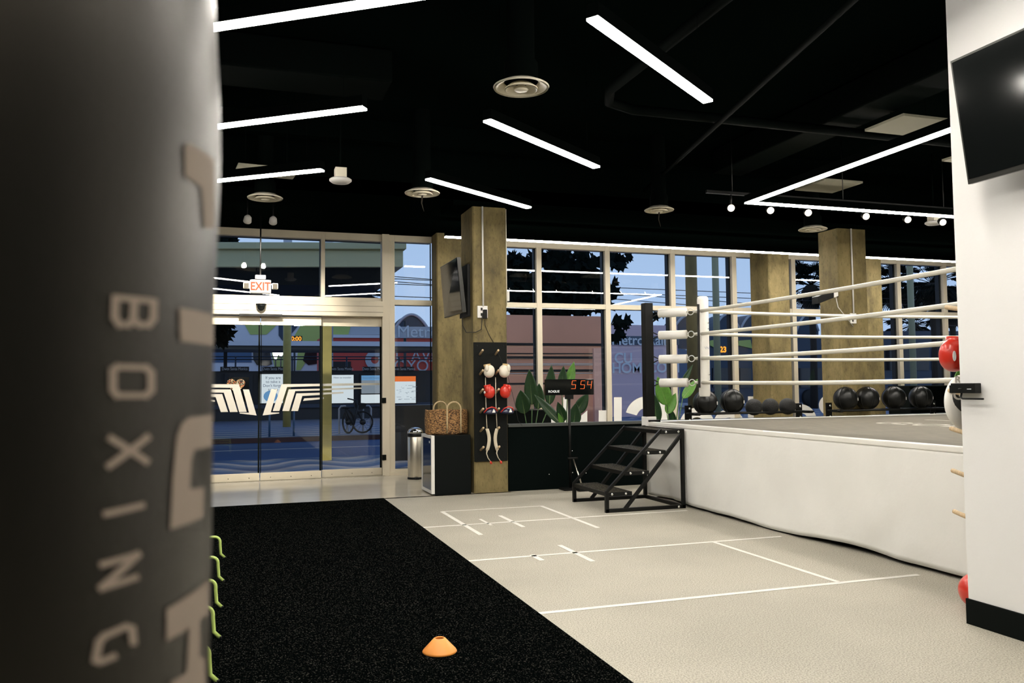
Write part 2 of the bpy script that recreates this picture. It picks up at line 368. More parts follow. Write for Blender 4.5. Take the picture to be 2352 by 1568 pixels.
# concrete columns
def column(x0, x1, y0, y1, top=4.06):
    c = .018
    pr = [(x0+c, y0), (x1-c, y0), (x1, y0+c), (x1, y1-c), (x1-c, y1), (x0+c, y1), (x0, y1-c), (x0, y0+c)]
    return S('concrete_column', MB().prism([(a, b, 0) for a, b in pr], (0, 0, top)), M['concrete'])
column(3.19, 3.69, FRONT, 12.0); column(9.48, 10.06, FRONT, 11.85)
column(3.24, 3.9, 13.8, GL-.06, 4.12); column(9.74, 10.22, 13.62, GL-.02, 4.12); column(12.02, 12.42, 13.6, GL-.02, 4.12)
S('ceiling_beam', MB().box((2.9, FRONT-.05, 4.06), (16, 12.05, 4.13)), M['ceil'])
# ---- ducts, beams and pipes under the deck
def duct(name, a, b, w, h, label):
    d = MB().bar(a, b, w, h); o = d.build(name, M['duct'], bevel=.02); return tag(o, label, 'duct')
duct('air_duct', (6.9, -3, 4.76), (6.9, 10.6, 4.76), .5, .35, 'long black rectangular air duct running under the black ceiling towards the windows')
duct('air_duct', (-5, 8.6, 4.77), (1.5, 8.6, 4.77), .6, .34, 'black rectangular air duct crossing above the light strips over the turf')
S('ceiling_beam', MB().box((-6, 10.65, 4.68), (16, 10.8, 4.95)), M['ceil'])
tag(MB().tube([(3.6, -4, 4.5), (3.6, 4, 4.5), (3.6, 7.6, 4.5), (3.75, 7.95, 4.5), (4.1, 8.1, 4.5), (12, 8.1, 4.5)], .055).build('ceiling_pipe', M['duct']), 'bent black pipe running below the ceiling above the ring', 'pipe')
tag(MB().tube([(2.4, -4, 4.4), (5.8, 11.1, 4.4)], .03).build('ceiling_pipe', M['duct']), 'thin straight black conduit pipe crossing the ceiling diagonally', 'pipe')
# acoustic panels
def panel(cx, cy, z, hx, hy, a, label):
    X = Vector((math.cos(a), math.sin(a), 0)); Y = Vector((-math.sin(a), math.cos(a), 0))
    o = MB().obox((cx, cy, z), X*hx, Y*hy, Vector((0, 0, .015))).build('ceiling_panel', M['panel'], bevel=.003)
    for s in (-1, 1): MB().bar(Vector((cx, cy, z+.015))+X*hx*.7*s, Vector((cx, cy, 4.95))+X*hx*.7*s, .006).build('hanger', M['duct'], o)
    return tag(o, label, 'ceiling panel', 'square panels hung under the black ceiling')
for p, lb in (((7.35, 7.55, 4.45, .36, .3, 0), 'grey square ceiling panel high above the corner of the ring light'),
              ((8.3, 10.1, 4.4, .34, .33, 0), 'grey square ceiling panel behind the upper run of the angled ring light'),
              ((.33, 10.12, 4.05, .34, .22, .1), 'cream ceiling panel behind the third light strip over the turf'),
              ((9.2, 8.2, 4.4, .4, .3, 0), 'grey square ceiling panel beside the white wall above the ring light')): panel(*p, lb)

# ---- linear lights
def strip(a, b, label, cables=2, group='slim ceiling light strips', z=3.83):
    a, b = Vector((*a, z)), Vector((*b, z)); c = (a+b)/2; d = (b-a).normalized(); s = d.cross(Vector((0, 0, 1))); L = (b-a).length/2
    t = thing('linear_light', label, 'ceiling light', c, group)
    hz = Vector((0, 0, 1))
    MB().obox(c+hz*.055, d*L, s*.045, hz*.045).build('housing', M['duct'], t)
    MB().obox(c, d*L, s*.041, hz*.009).build('diffuser', M['led'], t)
    for k in ([-.8, .8] if cables == 2 else [-.9, -.3, .3, .9]):
        q = c+d*L*k; top = 4.94 if q.y < 11.2 else 4.115
        MB().tube([q+hz*.1, Vector((q.x, q.y, top))], .002, 6).build('cable', M['duct'], t)
    return t
strip((2.141, 4.767), (3.695, 5.928), 'wide bright ceiling light strip slanting down right, nearest one at the top')
strip((2.087, 6.925), (3.662, 8.102), 'second bright ceiling light strip slanting down right, between two round air diffusers')
strip((2.041, 9.10), (3.641, 10.22), 'third and farthest bright ceiling light strip slanting down right, ending above the pegboard column')
strip((1.25, 4.632), (-.34, 5.742), 'bright ceiling light strip beside the punching bag, cut by the top of the picture')
strip((1.01, 6.90), (-.56, 8.06), 'bright ceiling light strip beside the punching bag, second from the top')
strip((.87, 9.03), (-.70, 10.19), 'bright ceiling light strip beside the punching bag, third from the top and above the diffuser')
ORD = {3.2: 'closest to the punching bag', 1.05: 'second from the punching bag', -1.1: 'third from the punching bag', -3.25: 'closest to the back wall'}
for Y in (3.2, 1.05, -1.1, -3.25):
    strip((2.1, Y-.6), (3.67, Y+.57), 'ceiling light strip over the gym floor behind the viewer, %s' % ORD[Y], group='light strips behind the viewer')
    strip((1.0, Y-.4), (-.57, Y+.76), 'ceiling light strip over the turf behind the viewer, %s' % ORD[Y], group='light strips over the turf behind the viewer')
strip((-3.6, 9.2), (-2.0, 8.0), 'ceiling light strip over the far turf side, nearer the doors', group='light strips at the far side of the turf')
strip((-3.6, 6), (-2.0, 4.8), 'ceiling light strip over the far turf side, nearer the viewer', group='light strips at the far side of the turf')
t = thing('ring_light', 'square frame of slim white light hung over the boxing ring', 'ceiling light', (8.4, 7.1, 3.83))
x0, x1, y0, y1 = 6.29, 10.5, 4.95, 9.17
for a, b in (((x0, y0), (x0, y1)), ((x0, y1), (x1, y1)), ((x1, y1), (x1, y0)), ((x1, y0), (x0, y0))):
    va, vb = Vector((*a, 3.83)), Vector((*b, 3.83)); d = (vb-va).normalized()*.04
    MB().bar(va-d+Vector((0, 0, .055)), vb+d+Vector((0, 0, .055)), .085, .09).build('housing', M['duct'], t)
    MB().bar(va-d, vb+d, .08, .018).build('diffuser', M['led'], t)
for x in (x0, x1):
    for y in (y0, y1): MB().tube([(x, y, 3.93), (x, y, 4.94)], .002, 6).build('cable', M['duct'], t)
strip((3.1, 12.62), (14.6, 12.70), 'very long thin light strip running above the window wall', 4, 'light strip above the windows', 3.835)
# ---- track lights over the ring
t = thing('light_track', 'black ceiling track that carries the six small spotlights', 'light track', (8, 9.56, 4.12))
MB().box((5.9, 9.54, 4.02), (10.3, 9.58, 4.06)).build('rail', M['metal_black'], t)
for x in (6.3, 8.1, 9.9): MB().tube([(x, 9.56, 4.06), (x, 9.56, 4.95)], .006, 6).build('rod', M['metal_black'], t)
for i, (x, y) in enumerate([(6.277, 9.56), (6.889, 9.55), (7.494, 9.54), (8.464, 9.53), (9.232, 9.56), (9.897, 9.58)]):
    nm = ['left of the corner of the ring light', 'just right of the ring light corner', 'above the square column, beside its diffuser', 'fourth from the corner of the ring light', 'fifth from the corner, next to the smoke detector', 'last one, beside the smoke detector at the white wall'][i]
    q = Vector((x, y, 3.84)); d = Vector((-.35, -.8, -.35)).normalized()
    t = thing('spotlight', 'small glaring spotlight on the track, '+nm, 'spotlight', (x, y, 4.02), 'spotlights on the ceiling track')
    MB().tube([(x, 9.56, 4.02), (x, y, 3.93), q-d*.06], .012, 8).build('stem', M['metal_black'], t)
    MB().lathe([(.03, -.13), (.045, -.1), (.05, 0), (.047, 0), (.04, -.02)], q, 20, ax=d).build('lamp_head', M['metal_black'], t)
    MB().ball(q, .038, 14, 8).build('bulb', M['spot'], t)
for x, lb in ((.142, 'small cream spotlight aimed at the door header, nearer the punching bag'), (.488, 'small cream spotlight aimed at the door header, nearer the exit sign edge')):
    q = Vector((x, 12.12, 3.83)); t = thing('spotlight', lb, 'spotlight', (x, 12.12, 4.12), 'pair of spotlights above the doors')
    MB().tube([(x, 12.12, 4.125), (x, 12.12, 3.9)], .01, 8).build('stem', M['metal_black'], t)
    d = Vector((.0 if x > .3 else -.1, .82, -.57)).normalized()
    MB().lathe([(.001, -.105), (.03, -.1), (.05, -.07), (.056, 0), (.052, 0), (.045, -.03)], q, 24, ax=d).build('lamp_head', M['white'], t)
    MB().ball(q-d*.015, .036, 14, 8).build('bulb', M['doorbulb'], t)
    li = bpy.data.lights.new('door_spot', 'SPOT'); li.energy = 430; li.spot_size = 1.25; li.spot_blend = .6; li.color = (1, .93, .82); li.shadow_soft_size = .04
    lo = bpy.data.objects.new('door_spot', li); COL.objects.link(lo); lo.location = q+d*.05-Vector(t.location); lo.rotation_euler = d.to_track_quat('-Z', 'Y').to_euler(); lo.parent = t
# ---- round diffusers
def diffuser(x, y, z, lb, r=.215, wire=0):
    t = thing('air_diffuser', lb, 'air vent', (x, y, z), 'round air diffusers under the ceiling')
    MB().lathe([(r, .0), (r+.005, .012), (r*.97, .02), (r*.72, .045), (r*.62, .06), (r*.62, .055), (r*.70, .03), (r*.93, .004)], (x, y, z), 40, False).build('outer_ring', M['vent'], t)
    MB().lathe([(r*.60, -.012), (r*.60, -.002), (r*.42, .03), (r*.3, .045), (r*.3, .038), (r*.42, .014), (r*.57, -.016)], (x, y, z), 36, False).build('inner_ring', M['vent'], t)
    MB().lathe([(.001, -.022), (r*.22, -.02), (r*.28, -.006), (r*.1, .03)], (x, y, z), 28).build('centre_cone', M['vent'], t)
    top = 4.95 if y < 11.2 else 4.125
    MB().lathe([(r*.62, .05), (r*.62, .2), (r*.5, .24), (r*.5, top-z)], (x, y, z), 24, False).build('neck', M['duct'], t)
    if wire: MB().tube([(x, y, z-.02), (x-.01, y, z-.12), (x+.02, y, z-.22)], [.012, .007, .002], 6).build('dangling_strip', M['bark'], t)
diffuser(2.179, 6.267, 3.9, 'large round cream air diffuser, the biggest, between the ceiling light strips', .222)
diffuser(.342, 10.918, 3.9, 'round cream air diffuser above the entrance doors')
diffuser(2.197, 10.119, 3.9, 'round cream air diffuser above the side window, a torn strip hanging from it', wire=1)
diffuser(5.563, 10.233, 3.9, 'flat round air diffuser seen edge-on above the ring post', .2, 1)
diffuser(8.62, 10.879, 3.9, 'round cream air diffuser beside the second square column')
# ---- smoke detectors
for x, y, lb in ((1.137, 9.667, 'white round ceiling sensor on a boxy base, left of centre'), (9.998, 9.847, 'white round ceiling sensor below the end of the ring light')):
    t = thing('smoke_detector', lb, 'smoke detector', (x, y, 3.87), 'white ceiling sensors')
    MB().lathe([(.02, -.012), (.1, -.01), (.128, .012), (.128, .028), (.11, .04)], (x, y, 3.87), 32).build('body', M['white'], t)
    MB().box((x-.065, y-.065, 3.91), (x+.065, y+.065, 4.03)).build('junction_box', M['vent'], t, bevel=.004)
    MB().tube([(x, y, 4.03), (x, y, 4.95)], .008, 6).build('conduit', M['duct'], t)

# ================================================================== glazing
FR = M['alu']
def pane(x0, x1, z0, z1, par, y=GL+.01): return MB().box((x0, y, z0), (x1, y+.008, z1)).build('pane', M['glass'], par)
def bay(i, x0, x1, trans=True, z0=.1, top=4.01, low=0):   # a bay between mullion centres x0, x1
    w = thing('window_%d' % i, None, None, (x0, GL, 0)); struct(w)
    m = MB(); y0, y1 = GL-.045, GL+.075
    m.box((x0-.05, y0, 0), (x0+.05, y1, top)); m.box((x0+.05, y0, top), (x1-.05, y1, 4.12)).box((x0-.05, y0, top), (x0+.05, y1, 4.12))
    m.box((x0+.05, y0, low), (x1-.05, y1, z0)); m.box((x0+.05, y0+.005, 2.91), (x1-.05, y1, 3.0))
    m.build('frame', FR, w, bevel=.004)
    yo = GL+.19
    MB().box((x0-.05, y1, 0), (x0+.05, yo, 4.12)).box((x0+.05, y1, top+.01), (x1-.05, yo, 4.12)).box((x0+.05, y1, 2.915), (x1-.05, yo, 2.995)).box((x0+.05, y1, 0), (x1-.05, yo, z0)).build('outer_frame', M['outer'], w)
    MB().box((x0+.05, GL+.03, z0), (x0+.062, GL+.07, top)).box((x1-.062, GL+.03, z0), (x1-.05, GL+.07, top)).build('gasket', M['black'], w)
    pane(x0+.05, x1-.05, z0, 2.91, w); pane(x0+.05, x1-.05, 3.0, top, w)
    return w
ms = [3.9, 5.25, 6.62, 8.0, 9.37, 10.76, 12.1, 13.43, 14.68, 16.0]
for i in range(len(ms)-1): bay(i+1, ms[i], ms[i+1])
bay(10, 2.545, 3.3)
# transom lights over the doors
for k, (a, b) in enumerate(((-1.7, -.62), (-.62, 1.385), (1.385, 2.44))):
    w = struct(thing('window_%d' % (11+k), None, None, (a, GL, 2.95)))
    MB().box((a+.032, GL+.075, 3.99), (b-.032, GL+.16, 4.12)).box((b-.045, GL+.075, 2.95), (b-.032, GL+.16, 4.0)).build('outer_frame', M['outer'], w)
    MB().box((a-.032, GL-.045, 2.95), (a+.032, GL+.075, 4.12)).box((a+.032, GL-.045, 4.0), (b-.032, GL+.075, 4.12)).box((a+.032, GL-.045, 2.95), (b-.032, GL+.075, 3.02)).build('frame', FR, w, bevel=.004)
    pane(a+.032, b-.032, 3.02, 4.0, w)
# door head, jamb and the sliding leaves
t = struct(thing('door_frame', None, None, (.4, GL, 0)))
MB().box((-1.73, GL-.2, 2.69), (2.37, GL+.08, 2.95)).build('header', FR, t, bevel=.006)
MB().box((-1.73, GL-.206, 2.76), (2.37, GL-.2, 2.765)).box((-1.73, GL-.206, 2.86), (2.37, GL-.2, 2.864)).build('seam', mat('alu_shadow_gap', (.2, .17, .12), .6), t)
MB().box((2.37, GL-.1, 0), (2.495, GL+.08, 4.12)).box((-1.78, GL-.1, 0), (-1.7, GL+.08, 4.12)).build('jamb', FR, t, bevel=.004)
for z in (1.273, .312): MB().box((2.36, GL-.125, z-.045), (2.43, GL-.09, z+.045)).build('stop_block', M['black'], t, bevel=.003)
MB().box((.05, GL-.225, 2.66), (.72, GL-.2, 2.70)).build('sensor_bar', M['metal_black'], t, bevel=.004)
def leaf(i, a, b, y, toprail=(2.53, 2.67), lab=None):
    t = struct(thing('door_%d' % i, None, None, ((a+b)/2, y, 0)))
    m = MB().box((a, y-.022, toprail[0]), (b, y+.022, toprail[1])).box((a, y-.022, .012), (b, y+.022, .135))
    m.build('rail', FR, t, bevel=.003)
    MB().box((a, y-.02, .135), (a+.012, y+.02, toprail[0])).box((b-.026, y-.02, .135), (b, y+.02, toprail[0])).build('stile', M['black'], t)
    pane(a+.012, b-.026, .135, toprail[0], t, y-.004)
    for k in range(3):
        x = a+(b-a)*(k+.5)/3; MB().lathe([(.008, 0), (.006, -.004)], (x, y-.022, .06), 10, ax=(0, -1, 0)).build('screw', M['black'], t)
    return t
leaf(1, -.575, .378, GL-.08); leaf(2, .39, 1.355, GL-.08)
leaf(3, 1.37, 2.37, GL, (2.53, 2.69)); leaf(4, -1.7, -.59, GL, (2.53, 2.69))
S('trim_door_track', MB().box((-1.7, GL-.14, 0), (2.4, GL+.08, .011)), M['steel'])
S('trim_side_sill', MB().box((2.5, GL-.06, 0), (3.24, GL+.08, .06)), FR)
t = thing('dome_camera', 'small black dome sensor on the door header', 'sensor', (.385, GL-.2, 2.82))
MB().lathe([(.001, -.085), (.03, -.08), (.06, -.055), (.078, -.01), (.08, .01)], (.385, GL-.25, 2.83), 24).build('dome', M['screen'], t)
MB().lathe([(.082, 0), (.082, .02)], (.385, GL-.25, 2.84), 24).build('mounting_plate', M['metal_black'], t)
MB().box((.345, GL-.3, 2.855), (.425, GL-.2, 2.865)).build('bracket', M['metal_black'], t)
# decals on the doors, drawn on a plane just inside the glass
YD = GL-.094
def dpx(P, Y=YD): return [at(480+x/5.6, 860+y/5.6, Y) for x, y in P]
def decal(name, polys, lb, Y=YD, conv=dpx, m=None, cat='window decal'):
    mb = MB()
    for P in polys: mb.prism(conv(P, Y), (0, .0015, 0))
    o = mb.build(name, m or M['vinyl_white'], recalc=True); return tag(o, lb, cat)
XE = 2225
decal('wave_decal', [[(800,187),(878,187),(795,485),(905,488),(900,500),(690,525)], [(935,123),(1430,117),(1430,148),(1005,160),(905,468),(820,468)],
  [(1025,190),(1430,180),(1430,204),(1110,213),(1030,468),(943,468)], [(1125,242),(1430,232),(1430,262),(1200,275),(1145,468),(1058,468)], [(1225,305),(1430,294),(1430,318),(1210,338)]],
  'white striped wing decal on the sliding door leaf, right of the door gap')
decal('wave_decal', [[(1440,117),(2225,106),(2225,134),(1440,148)], [(1440,180),(1965,165),(1965,183),(1440,204)], [(1440,232),(1730,222),(1730,240),(1440,261)], [(1440,293),(1478,290),(1478,310),(1440,316)]],
  'white line decal continuing across the fixed glass beside the door', GL+.004)
decal('wave_decal', [[(437,190),(515,190),(612,525),(395,500),(395,490),(515,490)], [(-450,123),(385,123),(485,480),(388,482),(300,170),(-450,160)],
  [(-450,190),(280,190),(370,480),(270,482),(190,232),(-450,226)], [(-330,246),(170,250),(245,480),(152,482),(85,290),(-330,270)], [(-150,305),(75,330),(75,350),(-150,325)]],
  'white striped wing decal on the sliding door leaf beside the punching bag')
hp = []
for k in range(28):
    a = 2*PI*k/28; hp.append((348+118*(math.sin(a)**3), 135-(88*math.cos(a)-34*math.cos(2*a)-14*math.cos(3*a)-6*math.cos(4*a))))
decal('heart_decal', [hp], 'heart sticker of orange and white confetti behind the wing decal', GL+.004, m=M['confetti'])
# the strip of red notice text on the leaf head
t = MB().mesh(text_mesh('IN EMERGENCY PUSH TO OPEN', .03, .0005), frame4((.385, GL-.1035, 2.555), (1, 0, 0), (0, 0, 1))).build('door_notice', mat('notice_red', (.7, .2, .15), .6))
tag(t, 'thin line of faded red lettering along the top rail of the doors', 'sign')
# big white letters along the window wall
def wpx(P, Y=GL-.004): return [at(x, y, Y) for x, y in P]
def arc(cx, cy, r0, r1, a0, a1, n=20):
    o = [(cx+r1*math.cos(a0+(a1-a0)*k/n), cy-r1*math.sin(a0+(a1-a0)*k/n)) for k in range(n+1)]
    return o+[(cx+r0*math.cos(a0+(a1-a0)*k/n), cy-r0*math.sin(a0+(a1-a0)*k/n)) for k in range(n, -1, -1)]
D2 = PI/180
def letter(P, lb): return decal('window_letter', P, lb, GL-.006, lambda P, Y: wpx(P, Y), m=M['letter_white'], cat='window lettering')
letter([arc(1292, 988, 24, 47, 0, PI)], 'big white round letter on the window behind the dark plant')
letter([[(1331,976),(1331,958),(1349,942),(1349,976)], [(1294,912),(1303,912),(1306,976),(1294,976)]], 'pair of white letter strokes on the window beside the clock stand')
letter([[(1375,942),(1393,942),(1393,976),(1375,976)]], 'short white upright letter stroke on the window next to a mullion')
letter([[(1410,912),(1428,912),(1428,976),(1410,976)]], 'tall white upright letter stroke on the window right of a mullion')
letter([arc(1486, 960, 24, 50, -20*D2, 165*D2)], 'large white arched letter on the window behind the black ring post')
letter([arc(1601, 976, 18, 40, 0, PI)], 'white round letter under the first medicine ball')
letter([arc(1674, 976, 17, 36, 0, PI)], 'white round letter under the second medicine ball')
letter([[(1718,910),(1734,910),(1734,966),(1718,966)]], 'white upright letter stroke behind the small slam balls')
letter([arc(1838, 966, 18, 38, 0, 110*D2)], 'white curved letter at the end of the ball rack')
letter([arc(1904, 930, 8, 23, 90*D2, 270*D2), arc(1908, 976, 10, 25, 90*D2, 180*D2)], 'white double-bowl letter beside the second square column')

# ================================================================== exit sign
t = thing('exit_sign', 'glowing EXIT sign with two square emergency lamps hung on a rod before the doors', 'exit sign', (.346, 13, 4.12))
MB().tube([(.346, 13, 4.125), (.346, 13, 3.17)], .012, 8).build('rod', M['metal_black'], t)
MB().box((.27, 12.95, 3.13), (.42, 13.05, 3.19)).build('canopy_box', M['white'], t, bevel=.006)
MB().box((.195, 12.965, 2.915), (.497, 13.035, 3.12)).build('housing', M['white'], t, bevel=.01)
MB().box((.205, 12.96, 2.925), (.487, 12.966, 3.11)).build('face', M['exitface'], t)
lettering('lettering', 'EXIT', .172, (.346, 12.957, 3.015), (1, 0, 0), (0, 0, 1), M['exitred'], t, sx=.82, off=.003)
for x in (.146, .556):
    f = MB().box((x-.045, 12.96, 2.985), (x+.045, 13.04, 3.075)).build('emergency_lamp', M['vent'], t, bevel=.012)
    MB().box((x-.035, 12.952, 2.995), (x+.035, 12.96, 3.065)).build('lens', M['bulb_dim'], f)

# ================================================================== column furniture
BX0, BX1, BZ0, BZ1, BY = 3.187, 3.676, .44, 2.118, FRONT-.02
t = thing('pegboard', 'tall black board with wooden pegs fixed to the square concrete column', 'pegboard', (3.43, FRONT, .44))
MB().box((BX0, BY, BZ0), (BX1, FRONT, BZ1)).build('board', mat('board_black', (.005, .006, .0055), .6, spec=.15), t, bevel=.002)
for x in (BX0+.05, BX1-.05):
    for z in (BZ0+.05, BZ1-.05): MB().lathe([(.009, 0), (.006, .005)], (x, BY, z), 10, ax=(0, -1, 0)).build('screw', M['metal_black'], t)
PX = (3.275, 3.505); PZ = (1.945, 1.665, 1.40, 1.13, .865, .60)
PD = Vector((0, -.155, .055))
for x in PX:
    for z in PZ:
        a = Vector((x, BY, z)); b = a+PD
        MB().tube([a, b-PD*.03, b], [.0155, .0155, .0145], 14).build('peg', M['wood'], t)
def glove(name, cx, y, cz, m, cuff, lb, grp, side=1, s=1.0, logo=False):
    t = thing(name, lb, 'boxing glove', (cx, y, cz), grp)
    def f(d, q): return Vector((q.x*(1+.18*max(0, d.z)*side*d.x), q.y, q.z*(1-.12*max(0, -d.z))))
    MB().ball((cx, y, cz), (.078*s, .07*s, .098*s), 28, 18, f).build('mitt', m, t)
    MB().ball((cx-.045*s*side, y-.045*s, cz+.045*s), (.03*s, .035*s, .052*s), 18, 12).build('thumb', m, t)
    MB().tube([(cx-.02*side*s, y+.01, cz+.055*s), (cx-.028*side*s, y+.012, cz+.105*s)], [.047*s, .05*s], 20).build('cuff', cuff, t)
    if logo: MB().lathe([(.02, 0), (.02, .003)], (cx-.075*s, y-.02, cz), 16, ax=(-1, -.5, 0)).build('badge', M['white'], t)
    return t
glove('boxing_glove', 3.375, BY-.12, 1.70, M['cream'], M['tan'], 'cream boxing glove on the second row of pegs, nearer the basket', 'boxing gloves on the black pegboard', 1)
glove('boxing_glove', 3.60, BY-.12, 1.70, M['cream'], M['tan'], 'cream boxing glove on the second row of pegs, next to the windows', 'boxing gloves on the black pegboard', -1)
glove('boxing_glove', 3.375, BY-.12, 1.41, M['red'], M['red'], 'red boxing glove on the third row of pegs, nearer the basket', 'boxing gloves on the black pegboard', 1, 1, True)
glove('boxing_glove', 3.61, BY-.12, 1.41, M['red'], M['red'], 'red boxing glove on the third row of pegs, next to the windows', 'boxing gloves on the black pegboard', -1)
for x, lb in ((3.385, 'navy curved punch mitt with a white mark, nearer the basket'), (3.63, 'navy curved punch mitt with a white mark, next to the windows')):
    t = thing('punch_mitt', lb, 'punch mitt', (x, BY-.12, 1.13), 'navy punch mitts on the pegboard')
    def f(d, q): return Vector((q.x, q.y, q.z if d.z > 0 else q.z*.35))
    MB().ball((x, BY-.12, 1.125), (.1, .09, .075), 26, 16, f).build('shell', M['navy'], t)
    MB().tube([(x-.1, BY-.16, 1.13), (x-.06, BY-.19, 1.185), (x, BY-.2, 1.207), (x+.06, BY-.18, 1.19), (x+.09, BY-.15, 1.15)], .009, 8).build('strap', M['red'], t)
    MB().prism([(x+.0, BY-.217, 1.13), (x+.05, BY-.207, 1.13), (x+.035, BY-.2, 1.175), (x+.022, BY-.2, 1.175)], (0, -.004, 0)).build('mark', M['white'], t, recalc=True)
def belt(x, dx, lb):
    t = thing('hand_wrap', lb, 'hand wrap', (x, BY-.1, .87), 'cream straps on the pegboard')
    y = BY-.118
    rows = [[Vector((x+dx*math.sin(k/9*PI)*.03-.024, y, .905-.3*k/9)), Vector((x+dx*math.sin(k/9*PI)*.03+.024, y, .905-.3*k/9))] for k in range(10)]
    MB().grid(rows).build('band', M['canvas_strap'], t, solid=.006)
    MB().tube([(x, y, .61), (x-.01, y, .56), (x+.01, y, .5), (x+.045, y, .45)], [.012, .008, .006, .006], 8).build('tail', M['canvas_strap'], t)
    MB().tube([(x+.045, y, .45), (x+.06, y, .415)], [.014, .016], 8).build('tip', M['red'], t)
    MB().tube([(x, y, .9), (x-.003, y+.02, 1.1), (x, y+.05, 1.35), (x-.004, y+.04, 1.62)], .006, 6).build('cord', M['canvas_strap'], t)
belt(3.338, 1, 'cream leather strap looped on the lowest pegs, nearer the basket')
belt(3.485, -1, 'cream leather strap looped on the lowest pegs, between the two peg rows')
def outlet(x, y, z, top, lb, plug=True, w=.075):
    t = thing('power_outlet', lb, 'power outlet', (x, y, z), 'conduit-fed outlets on the columns')
    MB().box((x-w, y-.025, z-.085), (x+w, y, z+.085)).build('cover_plate', M['white'], t, bevel=.004)
    MB().tube([(x+.01, y-.02, z+.08), (x+.01, y-.02, top)], .014, 10).build('conduit', M['white'], t)
    for k in (-1, 1): MB().box((x-.03, y-.027, z-.02+k*.038), (x+.0, y-.024, z+.02+k*.038)).build('socket', M['bezel'], t)
    if plug: MB().box((x+.0, y-.07, z-.1), (x+.055, y-.025, z+.03)).build('adapter', M['metal_black'], t, bevel=.006)
    return t
OUT1 = outlet(3.322, FRONT, 2.55, 4.06, 'white outlet with a black plug and a long white conduit above the pegboard')
p = at(1958, 731, FRONT); outlet(p.x, FRONT, p.z, 4.06, 'white outlet box and conduit on the second square column, behind the ropes', False, .06)
tag(MB().tube([(3.70, FRONT+.03, 4.05), (3.70, FRONT+.03, 2.65)], .008, 8).build('edge_conduit', M['vent']), 'thin pale conduit along the window-side edge of the pegboard column', 'conduit')
MB().tube([(3.345, FRONT-.04, 2.44), (3.36, FRONT-.01, 2.36), (3.42, FRONT-.01, 2.22), (3.48, FRONT-.01, 2.12)], .004, 6).build('power_cord', M['strap'], OUT1)
TVCORD = [(3.31, FRONT-.05, 2.5), (3.30, FRONT-.03, 2.3), (3.22, FRONT-.03, 2.26), (3.1, FRONT+.05, 2.26), (3.06, FRONT+.1, 2.36), (3.06, FRONT+.15, 2.6)]
MB().tube([(3.48, FRONT-.012, 2.12), (3.68, FRONT-.03, 1.66), (3.74, FRONT-.02, 1.45), (3.80, FRONT-.02, 1.2), (3.84, FRONT-.01, 1.0), (3.9, FRONT-.02, .93)], .003, 6).build('power_cord', M['strap'], OUT1)
# light switch box at the window edge of the column
tag(MB().box((3.69, FRONT+.05, 2.72), (3.75, FRONT+.13, 2.86)).build('junction_box', M['white'], bevel=.004), 'small white box on the window side of the pegboard column', 'junction box')
# televisions
t = thing('wall_television', 'black television tilted on a bracket beside the pegboard column, seen nearly edge-on', 'television', (3.19, 11.7, 2.9))
N = Vector((-1, 0, -.08)).normalized()
A, B, Cc, Dd = Vector((2.948, 11.32, 3.315)), Vector((2.955, 12.36, 3.315)), Vector((3.01, 12.33, 2.535)), Vector((3.02, 11.30, 2.535))
mb = MB(); off = -N*.055
mb.add([A, B, Cc, Dd, A+off, B+off, Cc+off, Dd+off], [(0, 3, 2, 1), (4, 5, 6, 7), (0, 1, 5, 4), (1, 2, 6, 5), (2, 3, 7, 6), (3, 0, 4, 7)])
mb.build('casing', M['bezel'], t, recalc=True, bevel=.004)
c = (A+B+Cc+Dd)/4; q = [c+(v-c)*.965+N*.003 for v in (A, B, Cc, Dd)]
MB().add(q+[v-N*.004 for v in q], [(0, 1, 2, 3), (7, 6, 5, 4)]).build('screen', M['screen'], t)
MB().tube(TVCORD, .006, 6).build('power_cord', M['strap'], t)
MB().bar((3.05, 11.8, 2.92), (3.19, 11.8, 2.92), .12, .12).box((3.15, 11.5, 2.5), (3.19, 11.95, 3.25)).build('bracket', M['metal_black'], t)
t = thing('wall_television', 'large black television tilted on the white wall, its edge cut by the picture', 'television', (4.29, 3.1, 3.05))
P4 = [Vector((4.025, 3.80, 3.40)), Vector((4.025, 2.45, 3.40)), Vector((4.125, 2.43, 2.665)), Vector((4.125, 3.80, 2.665))]
N = (P4[1]-P4[0]).cross(P4[3]-P4[0]).normalized()
if N.x > 0: N = -N
off = -N*.035; mb = MB(); mb.add(P4+[v+off for v in P4], [(0, 1, 2, 3), (7, 6, 5, 4), (0, 4, 5, 1), (1, 5, 6, 2), (2, 6, 7, 3), (3, 7, 4, 0)])
mb.build('casing', M['bezel'], t, recalc=True, bevel=.003)
c = sum(P4, Vector())/4; dv = (P4[1]-P4[0]).normalized(); du = (P4[0]-P4[3]).normalized()
q = [P4[0]+dv*.014-du*.014, P4[1]-dv*.014-du*.014, P4[2]-dv*.014+du*.03, P4[3]+dv*.014+du*.03]; q = [v+N*.003 for v in q]
MB().add(q+[v-N*.005 for v in q], [(0, 1, 2, 3), (7, 6, 5, 4), (0, 4, 5, 1), (1, 5, 6, 2), (2, 6, 7, 3), (3, 7, 4, 0)]).build('screen', M['screen'], t, recalc=True)
MB().box((4.16, 2.9, 2.85), (4.29, 3.4, 3.2)).build('bracket', M['metal_black'], t)
a = at(1872, 690, 11.2); b = at(1908, 676, 11.2)
t = thing('wall_speaker', 'black speaker with a white end fixed beside the second square column', 'speaker', a)
MB().obox((a+b)/2, (b-a)/2, Vector((0, .08, 0)), Vector((0, 0, .06))).build('cabinet', M['metal_black'], t, bevel=.008)
d = (b-a).normalized(); MB().obox(b+d*.045, d*.045, Vector((0, .08, 0)), Vector((0, 0, .062))).build('end_cap', M['white'], t, bevel=.006)
